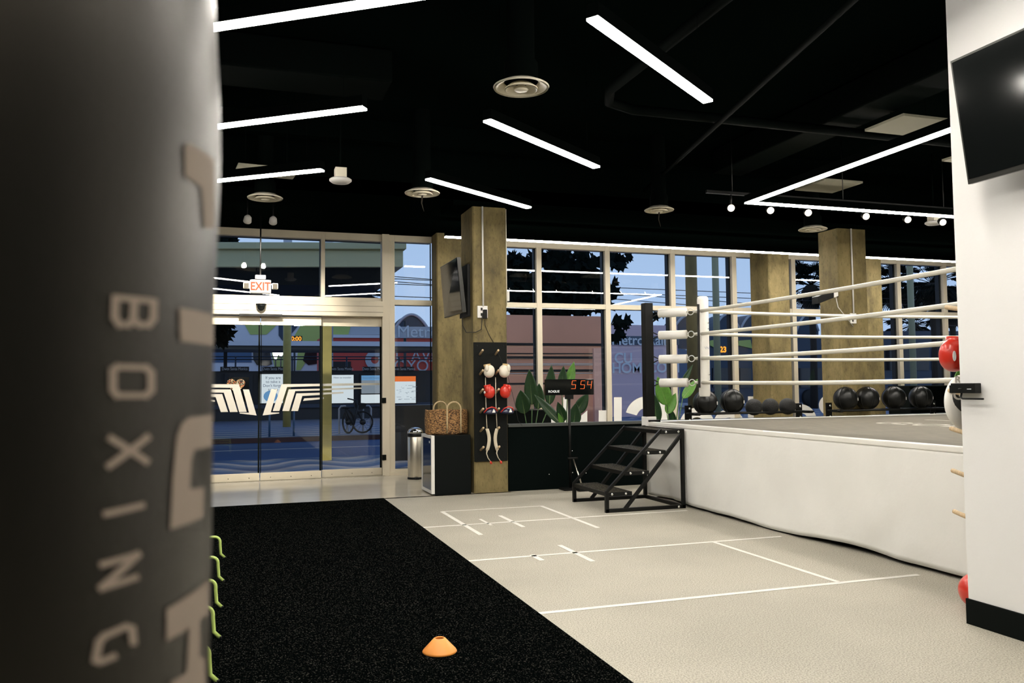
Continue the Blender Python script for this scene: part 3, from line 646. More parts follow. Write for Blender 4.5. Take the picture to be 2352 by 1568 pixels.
MB().bar(b, (9.5, 11.4, b.z), .03).build('bracket', M['metal_black'], t)
MB().tube([b+Vector((.09, 0, 0)), b+Vector((.18, .05, -.2)), b+Vector((.35, .1, -.33)), (9.72, FRONT-.03, 2.42)], .007, 6).build('cable', M['white'], t)

# ================================================================== fridge, basket, bin
t = thing('mini_fridge', 'black mini fridge with a glass door and white trim beside the column', 'fridge', (2.86, 11.7, 0))
MB().box((2.62, FRONT, .0), (3.14, 12.0, .82)).build('body', mat('fridge_black', (.0025, .004, .004), .5, spec=.12), t, bevel=.006)
d = MB().box((2.575, FRONT+.0, .02), (2.62, FRONT+.035, .82)).box((2.575, 11.965, .02), (2.62, 12.0, .82)).box((2.575, FRONT+.035, .78), (2.62, 11.965, .82)).box((2.575, FRONT+.035, .02), (2.62, 11.965, .06)).build('door', M['white'], t)
MB().box((2.585, FRONT+.035, .06), (2.60, 11.965, .78)).build('glass', M['glass_dark'], d)
MB().box((2.582, 11.5, .71), (2.586, 11.53, .74)).build('display', M['sign_text'], d)
t = thing('seagrass_basket', 'oval woven seagrass basket with twisted rope handles on the black fridge', 'basket', (2.86, 11.68, .82))
rows = []
for z in [0, .01, .03, .08, .14, .2, .26, .3, .335, .345, .335, .3, .2, .06]:
    inner = len(rows) > 9; k = 1.0+.03*math.sin(z*9)-(.05 if inner else 0)
    if z == 0: k = .9
    rows.append([Vector((2.87+.3*k*math.copysign(abs(math.cos(a))**.75, math.cos(a)), 11.68+.2*k*math.copysign(abs(math.sin(a))**.85, math.sin(a)), .822+z+.006*math.sin(5*a))) for a in [2*PI*j/40 for j in range(41)]])
mb = MB().grid(rows); mb.prism([p for p in rows[0][:-1]], (0, 0, .02)); mb.build('body', M['basket'], t, recalc=True)
for y, x in ((11.47, 2.93), (11.88, 2.83)):
    pts = [Vector((x-.1, y, .84)), Vector((x-.1, y, 1.0)), Vector((x-.1, y, 1.17))]+[Vector((x-.1*math.cos(a), y, 1.18+.1*math.sin(a))) for a in [PI*k/10 for k in range(11)]]+[Vector((x+.1, y, 1.0)), Vector((x+.1, y, .84))]
    MB().tube(pts, .0115, 8).build('handle', mat('twisted_rope', (.62, .48, .27), .8, bump=1, bump_s=60), t)
t = thing('trash_bin', 'brushed steel pedal bin with a domed lid behind the fridge', 'bin', (2.80, 13.5, 0))
c = (2.80, 13.52, 0)
MB().lathe([(.12, .02), (.125, .03), (.125, .68), (.12, .69)], c, 36).build('body', M['steel'], t)
MB().lathe([(.128, .0), (.13, .005), (.13, .03), (.125, .035)], c, 36).build('base_ring', M['metal_black'], t)
MB().lathe([(.13, .69), (.132, .70), (.132, .735), (.128, .74)], c, 36).build('collar', M['metal_black'], t)
MB().lathe([(.128, .74), (.125, .77), (.105, .805), (.06, .83), (.001, .838)], c, 36).build('lid', M['chrome'], t)
MB().box((2.77, 13.36, .01), (2.83, 13.41, .025)).build('pedal', M['metal_black'], t)

# ================================================================== clock on its stand
t = thing('wall_clock', 'black digital timer with glowing red digits on a pole before the low wall', 'digital timer', (4.65, 11.24, 0))
cy = 11.22; a = at(1253, 871, cy); b = at(1364, 906, cy)
MB().box((a.x, cy, b.z), (b.x, cy+.05, a.z)).build('casing', M['screen'], t, bevel=.003)
def seg(s, x, z, w, h, k):     # seven-segment strokes slanted a little
    g = .012; sl = .16; hh = h/2
    def pt(u, v): return Vector((x+u*w+v*h*sl, cy-.003, z+v*h))
    Sg = {'a': ((0, 1), (1, 1)), 'b': ((1, 1), (1, .5)), 'c': ((1, .5), (1, 0)), 'd': ((0, 0), (1, 0)), 'e': ((0, 0), (0, .5)), 'f': ((0, .5), (0, 1)), 'g': ((0, .5), (1, .5))}
    m = MB()
    for q in k: m.bar(pt(*Sg[q][0]), pt(*Sg[q][1]), .004, g, up=(0, -1, 0) if q in 'adg' else (0, -1, 0))
    for v in m.v: v.y = cy-.004 if v.y < cy-.003 else cy-.001
    return m
for px, k in ((1312, 'afgcd'), (1332.5, 'afgcd'), (1348, 'fgbc')):
    p = at(px, 892.5, cy); seg(None, p.x, p.z, .062, .115, k).build('digit', M['digit'], t)
p = at(1272, 899, cy); lettering('brand_lettering', 'ROGUE', .045, (p.x, cy-.002, p.z), (1, 0, 0), (0, 0, 1), M['sign_text'], t, sx=1.15, off=.0015)
px_ = at(1309, 950, cy).x
MB().tube([(px_, cy+.02, b.z), (px_, cy+.02, .03)], .019, 10).build('pole', M['metal_black'], t)
MB().box((px_-.15, cy-.12, 0), (px_+.15, cy+.1, .03)).build('foot', M['metal_black'], t, bevel=.004)
MB().box((px_-.06, cy+.0, b.z-.06), (px_+.06, cy+.04, b.z)).build('bracket', M['metal_black'], t)
t = thing('foam_roller_pump', 'thin silver floor pump with a black handle leaning at the low wall', 'floor pump', atz(1340, 1136, 0))
p0 = at(1340, 1134, 11.0); p0.z = .02; p1 = at(1316, 1052, 11.2)
MB().tube([p0, p1], .011, 10).build('shaft', M['steel'], t); t.name = 'floor_pump'
MB().tube([p1-Vector((.08, 0, 0)), p1+Vector((.07, 0, .0))], .018, 10).build('handle', M['metal_black'], t)
MB().box((p0.x-.08, p0.y-.05, 0), (p0.x+.08, p0.y+.05, .03)).build('foot', M['metal_black'], t)
for px, py in ((1261, 1089), (1307, 1035), (1314, 1035), (1308, 1085), (1315, 1085), (1346, 1086)):
    p = at(px, py, FRONT+.02); tag(MB().lathe([(.009, 0), (.007, .006)], p, 10, ax=(0, -1, 0)).build('wall_bolt', M['bolt']), 'small shiny bolt head on the black low wall, '+{1261: 'on its own nearer the pegboard column', 1307: 'first of the upper pair', 1314: 'second of the upper pair', 1308: 'first of the lower pair', 1315: 'second of the lower pair', 1346: 'on its own behind the steps'}[px], 'bolt', 'bolt heads on the low wall')

# ================================================================== boxing ring
RX0, RX1, RY0, RY1, RZ = 5.2, 11.05, 4.2, 10.1, 1.0
ring = thing('boxing_ring', 'raised boxing ring with white ropes, white skirt and dark canvas floor', 'boxing ring', ((RX0+RX1)/2, (RY0+RY1)/2, 0))
MB().box((RX0+.24, RY0+.2, .0), (RX1-.2, RY1-.24, .95)).build('platform', M['metal_black'], ring)
MB().box((RX0+.03, RY0+.03, .95), (RX1-.03, RY1-.03, RZ)).build('canvas', M['mat'], ring, bevel=.015)
MB().box((RX0, RY0, .955), (RX0+.07, RY1, RZ+.006)).box((RX0, RY1-.06, .955), (RX1, RY1, RZ+.008)).box((RX1-.07, RY0, .955), (RX1, RY1, RZ+.006)).box((RX0, RY0, .955), (RX1, RY0+.06, RZ+.006)).build('apron_edge', M['pad_white'], ring, bevel=.01)
def skirt(a, b, n, ret=.0):
    a, b = Vector(a), Vector(b); d = b-a; nn = Vector(n); rows = []; NU, NV = 150, 22
    for j in range(NV+1):
        v = j/NV; row = []
        for i in range(NU+1):
            u = i/NU; s = u*d.length
            fold = .03*noise.noise(Vector((s*1.1, v*.8, n[0]*3)))+.022*noise.noise(Vector((s*3.1+v*1.5, v*2.2, 4)))+.01*math.sin(s*2.3+v*2)*v
            near = max(0, 1-abs(s-.45)/.6); fold -= .15*near*v*v*ret
            z = .975-(.97-.045*noise.noise(Vector((s*.9, 0, 2)))-.03)*v
            row.append(a+d*u+nn*(-.004+min(.012, fold*(.25+.75*v)-.008))+Vector((0, 0, z)))
        rows.append(row)
    return MB().grid(rows)
skirt((RX0, RY1, 0), (RX0, RY0, 0), (-1, 0, 0), 1).build('skirt', M['skirt'], ring, solid=.004)
skirt((RX0, RY0, 0), (RX1, RY0, 0), (0, -1, 0)).build('skirt', M['skirt'], ring, solid=.004)
skirt((RX1, RY0, 0), (RX1, RY1, 0), (1, 0, 0)).build('skirt', M['skirt'], ring, solid=.004)
skirt((RX1, RY1, 0), (RX0, RY1, 0), (0, 1, 0)).build('skirt', M['skirt'], ring, solid=.004)
ROPEZ = (2.445, 2.15, 1.83, 1.517)
INN = .475
corner = {}
for sx_ in (0, 1):
    for sy_ in (0, 1):
        px, py = (RX0+.05, RX1-.05)[sx_], (RY0+.05, RY1-.05)[sy_]; dx, dy = (1, -1)[sx_], (1, -1)[sy_]
        main = (sx_ == 0 and sy_ == 1)
        post = MB().box((px-.06, py-.06, .95), (px+.06, py+.06, 2.59)).build('post', M['metal_black'], ring, bevel=.006)
        MB().box((px-.075, py-.075, .9), (px+.075, py+.075, 1.07)).build('post_wrap', M['skirt'], post, bevel=.01)
        D = Vector((dx, dy, 0)).normalized(); Nn = Vector((-D.y, D.x, 0)); P0 = Vector((px, py, 0))
        PI_ = P0+Vector((dx, dy, 0))*INN; corner[(sx_, sy_)] = PI_
        for z in ROPEZ:
            a = P0+D*.16; a.z = z; b = P0+Vector((dx, dy, 0))*(INN*.80); b.z = z
            tb = MB().tube([a, a+D*.004, b-D*.004, b], [.052, .058, .058, .052], 20).build('turnbuckle_pad', M['pad_white'], ring)
            MB().tube([P0+Vector((0, 0, z+.05))+D*.06, P0+D*.12+Vector((0, 0, z+.02)), a, P0+D*.12+Vector((0, 0, z-.02)), P0+Vector((0, 0, z-.05))+D*.06], .008, 6).build('hook', M['strap'], tb)
            rc = b+D*.055
            MB().tube([rc+D*.04*math.cos(k*PI/9)+Vector((0, 0, .04*math.sin(k*PI/9))) for k in range(18)], .006, 8, closed=True).build('ring', M['pad_white'], tb)
            MB().tube([b, rc-D*.03], .008, 8).tube([rc+D*.035, PI_+Vector((0, 0, z))], .018, 8).build('coupling', M['rope'], tb)
        # upright corner pad (rounded triangular box)
        C0 = PI_+D*.05; pr = []
        for (u, v) in ((-.02, -.085), (.0, -.1), (.075, -.06), (.10, -.03), (.105, 0), (.10, .03), (.075, .06), (.0, .1), (-.02, .085)): pr.append(C0+D*u+Nn*v)
        zz = [1.335, 1.355, 2.59, 2.625, 2.635]; sc_ = [.86, 1, 1, .93, .7]; rows = []
        cc = sum(pr, Vector())/len(pr)
        for z, s in zip(zz, sc_): rows.append([Vector((cc.x+(p.x-cc.x)*s, cc.y+(p.y-cc.y)*s, z)) for p in pr+pr[:1]])
        mb = MB().grid(rows); mb.prism([Vector((p.x, p.y, 2.63)) for p in rows[-1][:-1]], (0, 0, .006)); mb.prism([Vector((p.x, p.y, 1.335)) for p in rows[0][:-1]], (0, 0, .004))
        pad = mb.build('corner_pad', M['pad_white'], ring, recalc=True)
        if main:
            f = C0-D*.03-Nn*.0
            side = Vector((-1, 0, 0))
            lp = C0+Vector((-.085, -.075, 0))
            MB().bar((lp.x, lp.y, 1.45), (lp.x+.01, lp.y, 2.53), .032, .006, up=(0, -1, 0)).build('strap', M['strap'], pad)
            mk = C0+Vector((.055, -.085, 0)); 
            for z, s in ((2.30, 1), (1.63, 1)):
                MB().tube([mk+Vector((-.02, -.004, z)), mk+Vector((0, -.006, z-.02)), mk+Vector((.02, -.004, z))], .003, 6).tube([mk+Vector((-.02, -.004, z-.1)), mk+Vector((0, -.006, z-.085)), mk+Vector((.02, -.004, z-.1))], .003, 6).build('emblem', M['strap'], pad)
            lettering('lettering', 'VN', .05, mk+Vector((-.03, -.012, 1.96)), (1, .1, 0), (0, 0, 1), M['print_grey'], pad)
for i, z in enumerate(ROPEZ):
    ks = [(0, 1), (0, 0), (1, 0), (1, 1)]
    for k in range(4):
        a, b = corner[ks[k]].copy(), corner[ks[(k+1) % 4]].copy(); a.z = b.z = z
        n_ = 12; pts = [a.lerp(b, j/n_)-Vector((0, 0, .02*math.sin(PI*j/n_))) for j in range(n_+1)]
        MB().tube(pts, .0225, 12).build('rope', M['rope'], ring)
lettering('canvas_lettering', 'GLOVEWORX', .62, (7.55, 6.9, RZ+.0012), (0, -1, 0), (1, 0, 0), M['vinyl_white'], ring, sx=.75)
MB().box((8.55, 4.6, RZ), (8.6, 8.7, RZ+.0015)).build('canvas_line', M['vinyl_white'], ring)
MB().box((RX0+.0, 9.93, RZ+.0), (RX0+.16, 9.99, RZ+.03)).build('clamp', M['metal_black'], ring, bevel=.005)

# ================================================================== steel steps
t = thing('metal_steps', 'black steel steps with mesh treads leading up to the ring', 'steps', (4.65, 9.53, 0))
SY0, SY1 = 9.02, 10.05; w = .042
for y in (SY0+.02, SY1-.02):
    m = MB()
    m.bar((4.15, y, .0), (4.15, y, .235), w); m.bar((5.165, y, 0), (5.165, y, .955), w)
    m.bar((4.13, y, .021), (5.186, y, .021), w); m.bar((4.14, y, .235), (4.885, y, .95), w*.8); m.bar((4.385, y, .03), (5.165, y, .90), w*.9)
    m.build('side_frame', M['metal_black'], t, bevel=.002)
MB().bar((5.165, SY0, .021), (5.165, SY1, .021), w).bar((5.165, SY0, .93), (5.165, SY1, .93), w).build('cross_bar', M['metal_black'], t)
for (x0, x1, z) in ((4.14, 4.47, .235), (4.385, 4.70, .47), (4.625, 4.93, .705), (4.865, 5.186, .945)):
    tr_ = MB().box((x0, SY0, z-.045), (x1, SY0+.012, z)).box((x0, SY1-.012, z-.045), (x1, SY1, z)).box((x0, SY0+.012, z-.045), (x0+.012, SY1-.012, z)).box((x1-.012, SY0+.012, z-.045), (x1, SY1-.012, z)).build('tread', M['metal_black'], t)
    m = MB()
    nx, ny = 9, 30
    for k in range(nx+1): m.bar((x0+.012+(x1-x0-.024)*k/nx, SY0+.01, z-.006), (x0+.012+(x1-x0-.024)*k/nx, SY1-.01, z-.006), .004, .008)
    for k in range(ny+1): m.bar((x0+.01, SY0+.012+(SY1-SY0-.024)*k/ny, z-.006), (x1-.01, SY0+.012+(SY1-SY0-.024)*k/ny, z-.006), .004, .008)
    m.build('mesh', M['tread'], tr_)
    for x in (x0+.07, x1-.08): MB().lathe([(.016, 0), (.014, .006), (.006, .009)], (x, SY0, z-.022), 12, ax=(0, -1, 0)).build('bolt', M['bolt'], tr_)
MB().lathe([(.016, 0), (.014, .006)], (5.09, SY0, .021), 12, ax=(0, -1, 0)).build('bolt', M['bolt'], t)

# ================================================================== ball racks
def rack(x0, x1, lb):
    y = 11.24; t = thing('ball_rack', lb, 'ball rack', ((x0+x1)/2, y, .95), 'black wall racks holding the training balls')
    for x in (x0, x1):
        MB().box((x-.06, y+.1, .90), (x+.06, y+.115, 1.17)).build('mounting_plate', M['metal_black'], t, bevel=.004)
        MB().box((x-.03, y-.2, 1.02), (x+.03, y+.1, 1.06)).build('arm', M['metal_black'], t, bevel=.003)
        for z in (.95, 1.12):
            MB().lathe([(.02, 0), (.018, .008), (.006, .011)], (x+.02, y+.1, z), 12, ax=(0, -1, 0)).build('bolt', M['bolt'], t)
    for yy in (y-.175, y+.055): MB().tube([(x0-.06, yy, 1.045), (x1+.06, yy, 1.045)], .016, 12).build('rail', M['metal_black'], t)
rack(6.60, 8.62, 'black wall rack between the ring post and the middle window column, five balls on it')
rack(9.20, 11.35, 'black wall rack in front of the second square column, four balls on it')
def bigball(x, z, lb, r=.188):
    y = 11.18; t = thing('medicine_ball', lb, 'medicine ball', (x, y, z), 'large black medicine balls')
    def f(d, q): return q*(1-.02*abs(math.sin(3*math.atan2(d.y, d.x)))**8)
    MB().ball((x, y, z), (r, r, r*.98), 40, 24, f).build('shell', M['ball'], t)
    m = MB()
    for k in range(3):
        a = k*PI/3+.35; pts = [Vector((x, y, z))+Vector((math.cos(a)*math.sin(q), math.sin(a)*math.sin(q), math.cos(q)))*r*1.0 for q in [2*PI*j/36 for j in range(36)]]
        m.tube(pts, .0035, 5, closed=True)
    m.build('seam', M['strap'], t)
    dd = Vector((.62, -.76, -.05)).normalized(); s = dd.cross(Vector((0, 0, 1))).normalized()
    MB().obox(Vector((x, y, z))+dd*(r+.001), s*.022, Vector((0, 0, .024)), dd*.002).build('label_patch', M['white'], t, bevel=.002)
bigball(6.80, 1.215, 'large black medicine ball under the white corner pad')
bigball(7.27, 1.225, 'large black medicine ball between the corner pad and the small slam balls')
for x, n_ in ((7.66, 'next to the large medicine ball'), (7.96, 'in the middle of the three'), (8.28, 'at the end of the rack')):
    t = tag(MB().ball((x, 11.18, 1.13), .13, 32, 18).build('slam_ball', M['slam']), 'small black textured slam ball, '+n_, 'slam ball', 'small black slam balls')
for x, n_ in ((9.40, 'first on the second rack, by the square column'), (9.83, 'second on the second rack'), (10.37, 'third on the second rack, before the window bar'), (10.93, 'last on the second rack, beside the white body shield')):
    bigball(x, 1.235, 'large black medicine ball, '+n_)

# ================================================================== floor tape
tp = mat('white_tape', (.78, .76, .7), .55, noise_s=15, noise_a=.15)
def tape(pts, lb, w=.05):
    m = MB()
    for a, b in pts:
        a, b = Vector((*a, .0012)), Vector((*b, .0012)); d = (b-a).normalized(); s = Vector((-d.y, d.x, 0))*w/2
        m.prism([a-s, b-s, b+s, a+s], (0, 0, .0012))
    tag(m.build('floor_tape', tp), lb, 'floor tape', 'white tape lines on the rubber floor')
tape([((1.905, 8.83), (5.1, 8.84))], 'long white tape line across the floor just before the steel steps')
tape([((1.905, 7.01), (5.08, 7.01))], 'second long white tape line across the grey floor')
tape([((1.905, 5.25), (5.05, 5.25))], 'long white tape line across the grey floor, the one farthest from the windows')
tape([((2.363, 9.86), (2.363, 8.18))], 'short white tape line at the end of the taped box nearer the turf')
tape([((3.626, 9.84), (3.626, 8.12))], 'short white tape line at the end of the taped box nearer the ring')
tape([((2.363, 9.86), (3.65, 9.84))], 'white tape line along the far edge of the taped box', .04)
tape([((2.915, 9.31), (2.915, 8.46))], 'short white tape line in the middle of the taped box')
tape([((2.63, 9.15), (2.63, 8.70))], 'tiny white tape mark inside the taped box nearer the turf', .035)
tape([((2.898, 7.39), (2.898, 6.61))], 'short white tape line crossing the second long line')
tape([((2.508, 7.06), (2.508, 6.80))], 'tiny white tape mark touching the second long line')
tape([((4.314, 6.99), (4.314, 5.26))], 'white tape line joining the second and third long lines', .045)

# ================================================================== agility hurdles and cone
ys = [7.876, 6.941, 6.122, 5.387, 4.60]
nm = ['farthest in the row', 'second from the doors', 'middle one of the five', 'fourth from the doors', 'nearest, cut by the picture edge']
for i, y in enumerate(ys):
    t = thing('agility_hurdle', 'low lime green agility hurdle on the turf, '+nm[i], 'hurdle', (-.35, y, .012), 'lime green hurdles in a row')
    pts = []
    x1, x0 = -.10, -.62; h = .185
    R_ = [(x1+.02, .0), (x1-.012, .035), (x1-.018, .12)]+[(x1-.065+.047*math.cos(a), h-.047+.047*math.sin(a)) for a in [PI/2*k/5 for k in range(6)]]
    Lf = [(x0+x1-x, z) for x, z in R_][::-1]
    MB().tube([Vector((x, y, z+.013)) for x, z in R_+Lf], .012, 10, flat=1).build('bar', M['lime'], t)
    for x in (x1+.022, x0-.022): MB().tube([(x, y, .012), (x, y, .02)], .012, 8).build('foot', M['strap'], t)
c = Vector((1.10, 4.665, .012))
MB_ = MB().lathe([(.094, .0), (.097, .004), (.093, .012), (.033, .075), (.027, .078), (.024, .073), (.086, .008)], c, 48, False)
tag(MB_.build('disc_cone', M['orange']), 'flat orange disc cone lying alone on the black turf', 'cone')

# ================================================================== items on the far side of the white wall end
t = thing('pegboard', 'pegs fixed on the hidden side of the white wall end', 'pegboard', (4.6, 4.1, 1.3))
MB().box((4.38, 4.1, .45), (4.86, 4.12, 2.1)).build('board', M['black'], t)
for z in (1.96, 1.675, 1.41, 1.16, .885, .62):
    for x in (4.47 if abs(z-1.675) > .1 else 4.56, 4.74): MB().tube([(x, 4.12, z-.015), (x, 4.325, z+.03), (x, 4.33, z+.031)], [.015, .015, .013], 14).build('peg', M['wood'], t)
t = glove('boxing_glove', 4.54, 4.35, 1.665, M['red'], M['red'], 'large red boxing glove peeking out beside the white wall', 'gloves beside the white wall', -1, 1.2)
d = Vector((-.7, -.75, 0)).normalized(); s = Vector((-d.y, d.x, 0))
gp = Vector((4.54, 4.35, 1.665))+d*.088
MB().prism([gp+s*.011*math.cos(a)+Vector((0, 0, .034*math.sin(a))) for a in [2*PI*k/20 for k in range(20)]], d*.008).build('logo_patch', M['white'], t, recalc=True)
lettering('logo_lettering', 'Winning', .016, gp+d*.0095, Vector((0, 0, 1)), -s if False else s*-1, M['print_grey'], t, extrude=.0004)
t = thing('body_shield', 'white padded shield with a black patch and letter G behind the white wall edge', 'body shield', (4.6, 4.32, 1.35))
def f(d, q): return Vector((q.x, q.y*.8, q.z))
MB().ball((4.615, 4.345, 1.36), (.16, .09, .185), 32, 20, f).build('pad', M['pad_white'], t)
MB().ball((4.62, 4.325, 1.385), (.145, .105, .125), 28, 18).build('patch', M['strap'], t)
lettering('lettering', 'G', .085, at(2201, 908, 4.205), (.86, -.5, .0), (0, 0, 1), M['vinyl_white'], t, off=.002)
lettering('lettering', 'R', .06, at(2200, 872, 4.215), (.86, -.5, .0), (0, 0, 1), M['vinyl_white'], t, off=.002)
t = thing('wall_bracket', 'black clamp with a bent metal lever on the edge of the white wall', 'bracket', (4.27, 4.02, 1.45))
MB().box((4.255, 3.93, 1.425), (4.309, 4.11, 1.487)).box((4.285, 4.11, 1.425), (4.36, 4.15, 1.475)).build('body', M['metal_black'], t, bevel=.004)
MB().tube([(4.27, 4.04, 1.43), (4.26, 4.04, 1.40), (4.255, 4.02, 1.392), (4.255, 3.87, 1.392)], .006, 8).build('lever', M['metal_black'], t)
MB().tube([(4.254, 4.035, 1.455), (4.2535, 4.035, 1.456)], .012, 14).build('dial', M['bezel'], t)
MB().box((4.2535, 3.955, 1.449), (4.255, 3.985, 1.453)).build('printed_mark', M['sign_text'], t)
tag(MB().ball((4.65, 4.33, .12), .118, 28, 16).build('exercise_ball', M['red']), 'red ball on the floor mostly hidden behind the white wall end', 'ball')

# ================================================================== plants
def leafmesh(a, b, w, nrm, bend=.1, fold=.25, n=14):
    a, b = Vector(a), Vector(b); d = b-a; L = d.length; d.normalize(); nrm = Vector(nrm); s = d.cross(nrm).normalized(); nrm = s.cross(d)
    rows = []
    for i in range(n+1):
        u = i/n; ww = w/2*(math.sin(PI*min(1, u*1.02)**.75)**.8 if u < 1 else 0)+.002; c = a+d*L*u+nrm*bend*L*(u*u)
        rows.append([c+s*ww*k+nrm*abs(k)*ww*fold for k in (-1, -.66, -.33, 0, .33, .66, 1)])
    rib = [r[3]-nrm*.002 for r in rows]
    return MB().grid(rows), rib
def plant(lb, base, leaves, grp='broad-leaved potted plants by the windows', pot=True):
    base = Vector(base); t = thing('bird_of_paradise_plant', lb, 'potted plant', (base.x, base.y, 0), grp)
    if pot:
        MB().lathe([(.12, 0), (.16, .3), (.17, .32), (.15, .32)], (base.x, base.y, 0), 24).build('pot', M['metal_black'], t)
    for (a, b, w, mt, nr) in leaves:
        g_, rib = leafmesh(a, b, w, nr)
        lf = g_.build('leaf', M[mt], t, solid=.002)
        MB().tube(rib, [.006*(1-.8*k/len(rib)) for k in range(len(rib))], 5).build('midrib', M['midrib'], lf)
        mid = base.lerp(Vector(a), .5)+Vector((0, 0, .12)); mid.z = (base.z+a[2])/2+.05
        MB().tube([base, mid, a], [.011, .01, .007], 6).build('stem', M['stem'], t)
Y1 = 12.2
def A_(x, y, dy=0): return at(x, y, Y1+dy)
fr_ = (-.3, -1, .15)
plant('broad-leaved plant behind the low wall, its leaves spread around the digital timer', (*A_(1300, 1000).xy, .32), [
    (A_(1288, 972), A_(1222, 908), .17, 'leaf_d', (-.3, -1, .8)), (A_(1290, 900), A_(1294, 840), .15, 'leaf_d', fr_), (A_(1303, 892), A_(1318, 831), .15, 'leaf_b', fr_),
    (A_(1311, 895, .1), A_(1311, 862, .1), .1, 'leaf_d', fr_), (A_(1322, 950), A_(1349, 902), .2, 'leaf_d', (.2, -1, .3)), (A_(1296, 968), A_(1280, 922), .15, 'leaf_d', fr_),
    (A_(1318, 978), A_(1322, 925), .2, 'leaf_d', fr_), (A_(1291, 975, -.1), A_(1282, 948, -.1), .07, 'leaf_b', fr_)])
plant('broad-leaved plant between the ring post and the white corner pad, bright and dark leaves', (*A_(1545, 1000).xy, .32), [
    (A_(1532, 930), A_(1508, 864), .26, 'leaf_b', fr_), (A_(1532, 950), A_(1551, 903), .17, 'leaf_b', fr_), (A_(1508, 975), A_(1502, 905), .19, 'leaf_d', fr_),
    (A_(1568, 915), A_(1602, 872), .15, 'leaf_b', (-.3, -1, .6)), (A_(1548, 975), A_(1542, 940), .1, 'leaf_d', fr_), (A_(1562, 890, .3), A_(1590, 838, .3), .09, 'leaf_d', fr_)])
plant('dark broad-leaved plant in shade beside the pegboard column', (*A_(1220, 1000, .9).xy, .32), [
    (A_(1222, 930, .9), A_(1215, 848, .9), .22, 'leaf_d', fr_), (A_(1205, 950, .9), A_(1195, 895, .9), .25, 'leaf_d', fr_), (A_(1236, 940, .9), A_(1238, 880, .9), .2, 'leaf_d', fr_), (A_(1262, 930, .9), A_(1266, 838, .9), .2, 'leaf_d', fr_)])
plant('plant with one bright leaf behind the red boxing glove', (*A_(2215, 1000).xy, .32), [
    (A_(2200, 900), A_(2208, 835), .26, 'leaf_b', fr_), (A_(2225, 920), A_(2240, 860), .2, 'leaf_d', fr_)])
t = thing('planter_box', 'low black planter box inside the first window bay', 'planter', (4.55, 13.7, 0))
MB().box((3.98, 13.35, 0), (5.12, 14.05, 1.08)).build('body', M['black'], t, bevel=.01)
MB().box((4.02, 13.39, 1.0), (5.08, 14.01, 1.085)).build('soil', M['bark'], t)
# dark cabinet beyond the second rack
t = thing('storage_cabinet', 'black cabinet standing behind the second ball rack by the windows', 'cabinet', (12.9, 13.0, 0))
MB().box((12.2, 12.75, 0), (13.4, 13.3, 1.42)).build('body', M['black'], t, bevel=.01)
for x in (12.21, 12.81): MB().box((x, 12.73, .03), (x+.58, 12.75, 1.40)).build('door', M['duct'], t, bevel=.004)

# ================================================================== punching bag close to the viewer
AX, AY, BR = -.232, .4655, .22
def brad(z):
    return BR + .0045*math.exp(-((z-1.63)/.07)**2) + .001*math.sin(z*14)
bag = thing('punching_bag', 'black heavy punching bag with pale lettering hanging very close to the viewer', 'punching bag', (AX, AY, .75))
prof = [(.001, .76), (.1, .755), (.19, .765), (brad(.8), .80)]+[(brad(.8+1.15*k/60), .8+1.15*k/60) for k in range(1, 61)]+[(.21, 1.965), (.17, 1.985), (.001, 1.99)]
MB().lathe(prof, (AX, AY, 0), 128, False).build('body', M['vinyl'], bag)
for k in range(4):
    a = k*PI/2+.4; p = Vector((AX+.19*math.cos(a), AY+.19*math.sin(a), 1.95)); MB().tube([p, (AX, AY, 2.6)], .012, 8).build('strap', M['strap'], bag)
MB().tube([(AX, AY, 2.6), (AX, AY, 4.9)], .012, 8).build('chain', M['chrome'], bag)
MB().box((AX-.08, AY-.08, 4.88), (AX+.08, AY+.08, 4.95)).build('ceiling_mount', M['metal_black'], bag)
def bag_uv(px, py):       # where the printed mark sits on the vinyl: angle round the bag and height
    r = CR*((px-1176)/FPX) - CU*((py-784)/FPX) + _F
    d = Vector((r.x, r.y)); o = Vector((-AX, -AY)); a = d.dot(d)
    R_ = BR
    for _ in range(3):
        b = o.dot(d); c = o.dot(o)-R_*R_; D = b*b-a*c
        t_ = (-b-math.sqrt(max(D, 0)))/a; R_ = brad(EYE+r.z*t_)
    return math.atan2(o.y+d.y*t_, o.x+d.x*t_), EYE+r.z*t_
def bagmark(polys, nm, lb=None):
    m = MB()
    for P in polys:
        uv = [bag_uv(*p) for p in P]
        b = bmesh.new(); vs = [b.verts.new((u*.22, z, 0)) for u, z in uv]; f = b.faces.new(vs); 
        bmesh.ops.triangulate(b, faces=[f])
        for _ in range(4):
            es = [e for e in b.edges if e.calc_length() > .008]
            if not es: break
            bmesh.ops.subdivide_edges(b, edges=es, cuts=1); bmesh.ops.triangulate(b, faces=b.faces[:])
        b.verts.index_update()
        m.add([Vector((AX+(brad(v.co.y)+.0007)*math.cos(v.co.x/.22), AY+(brad(v.co.y)+.0007)*math.sin(v.co.x/.22), v.co.y)) for v in b.verts], [tuple(v.index for v in f.verts) for f in b.faces], True)
        b.free()
    o = m.build(nm, M['bagprint'], bag)
    return o
def strokes(paths, w=9):
    out = []
    for P in paths:
        P = [Vector(p) for p in P]
        for a, b in zip(P, P[1:]):
            d = (b-a).normalized(); s = Vector((-d.y, d.x))*w*(.72+.28*abs(d.y)); a2, b2 = a-d*w*.6, b+d*w*.6
            out.append([tuple(a2-s), tuple(b2-s), tuple(b2+s), tuple(a2+s)])
    return out
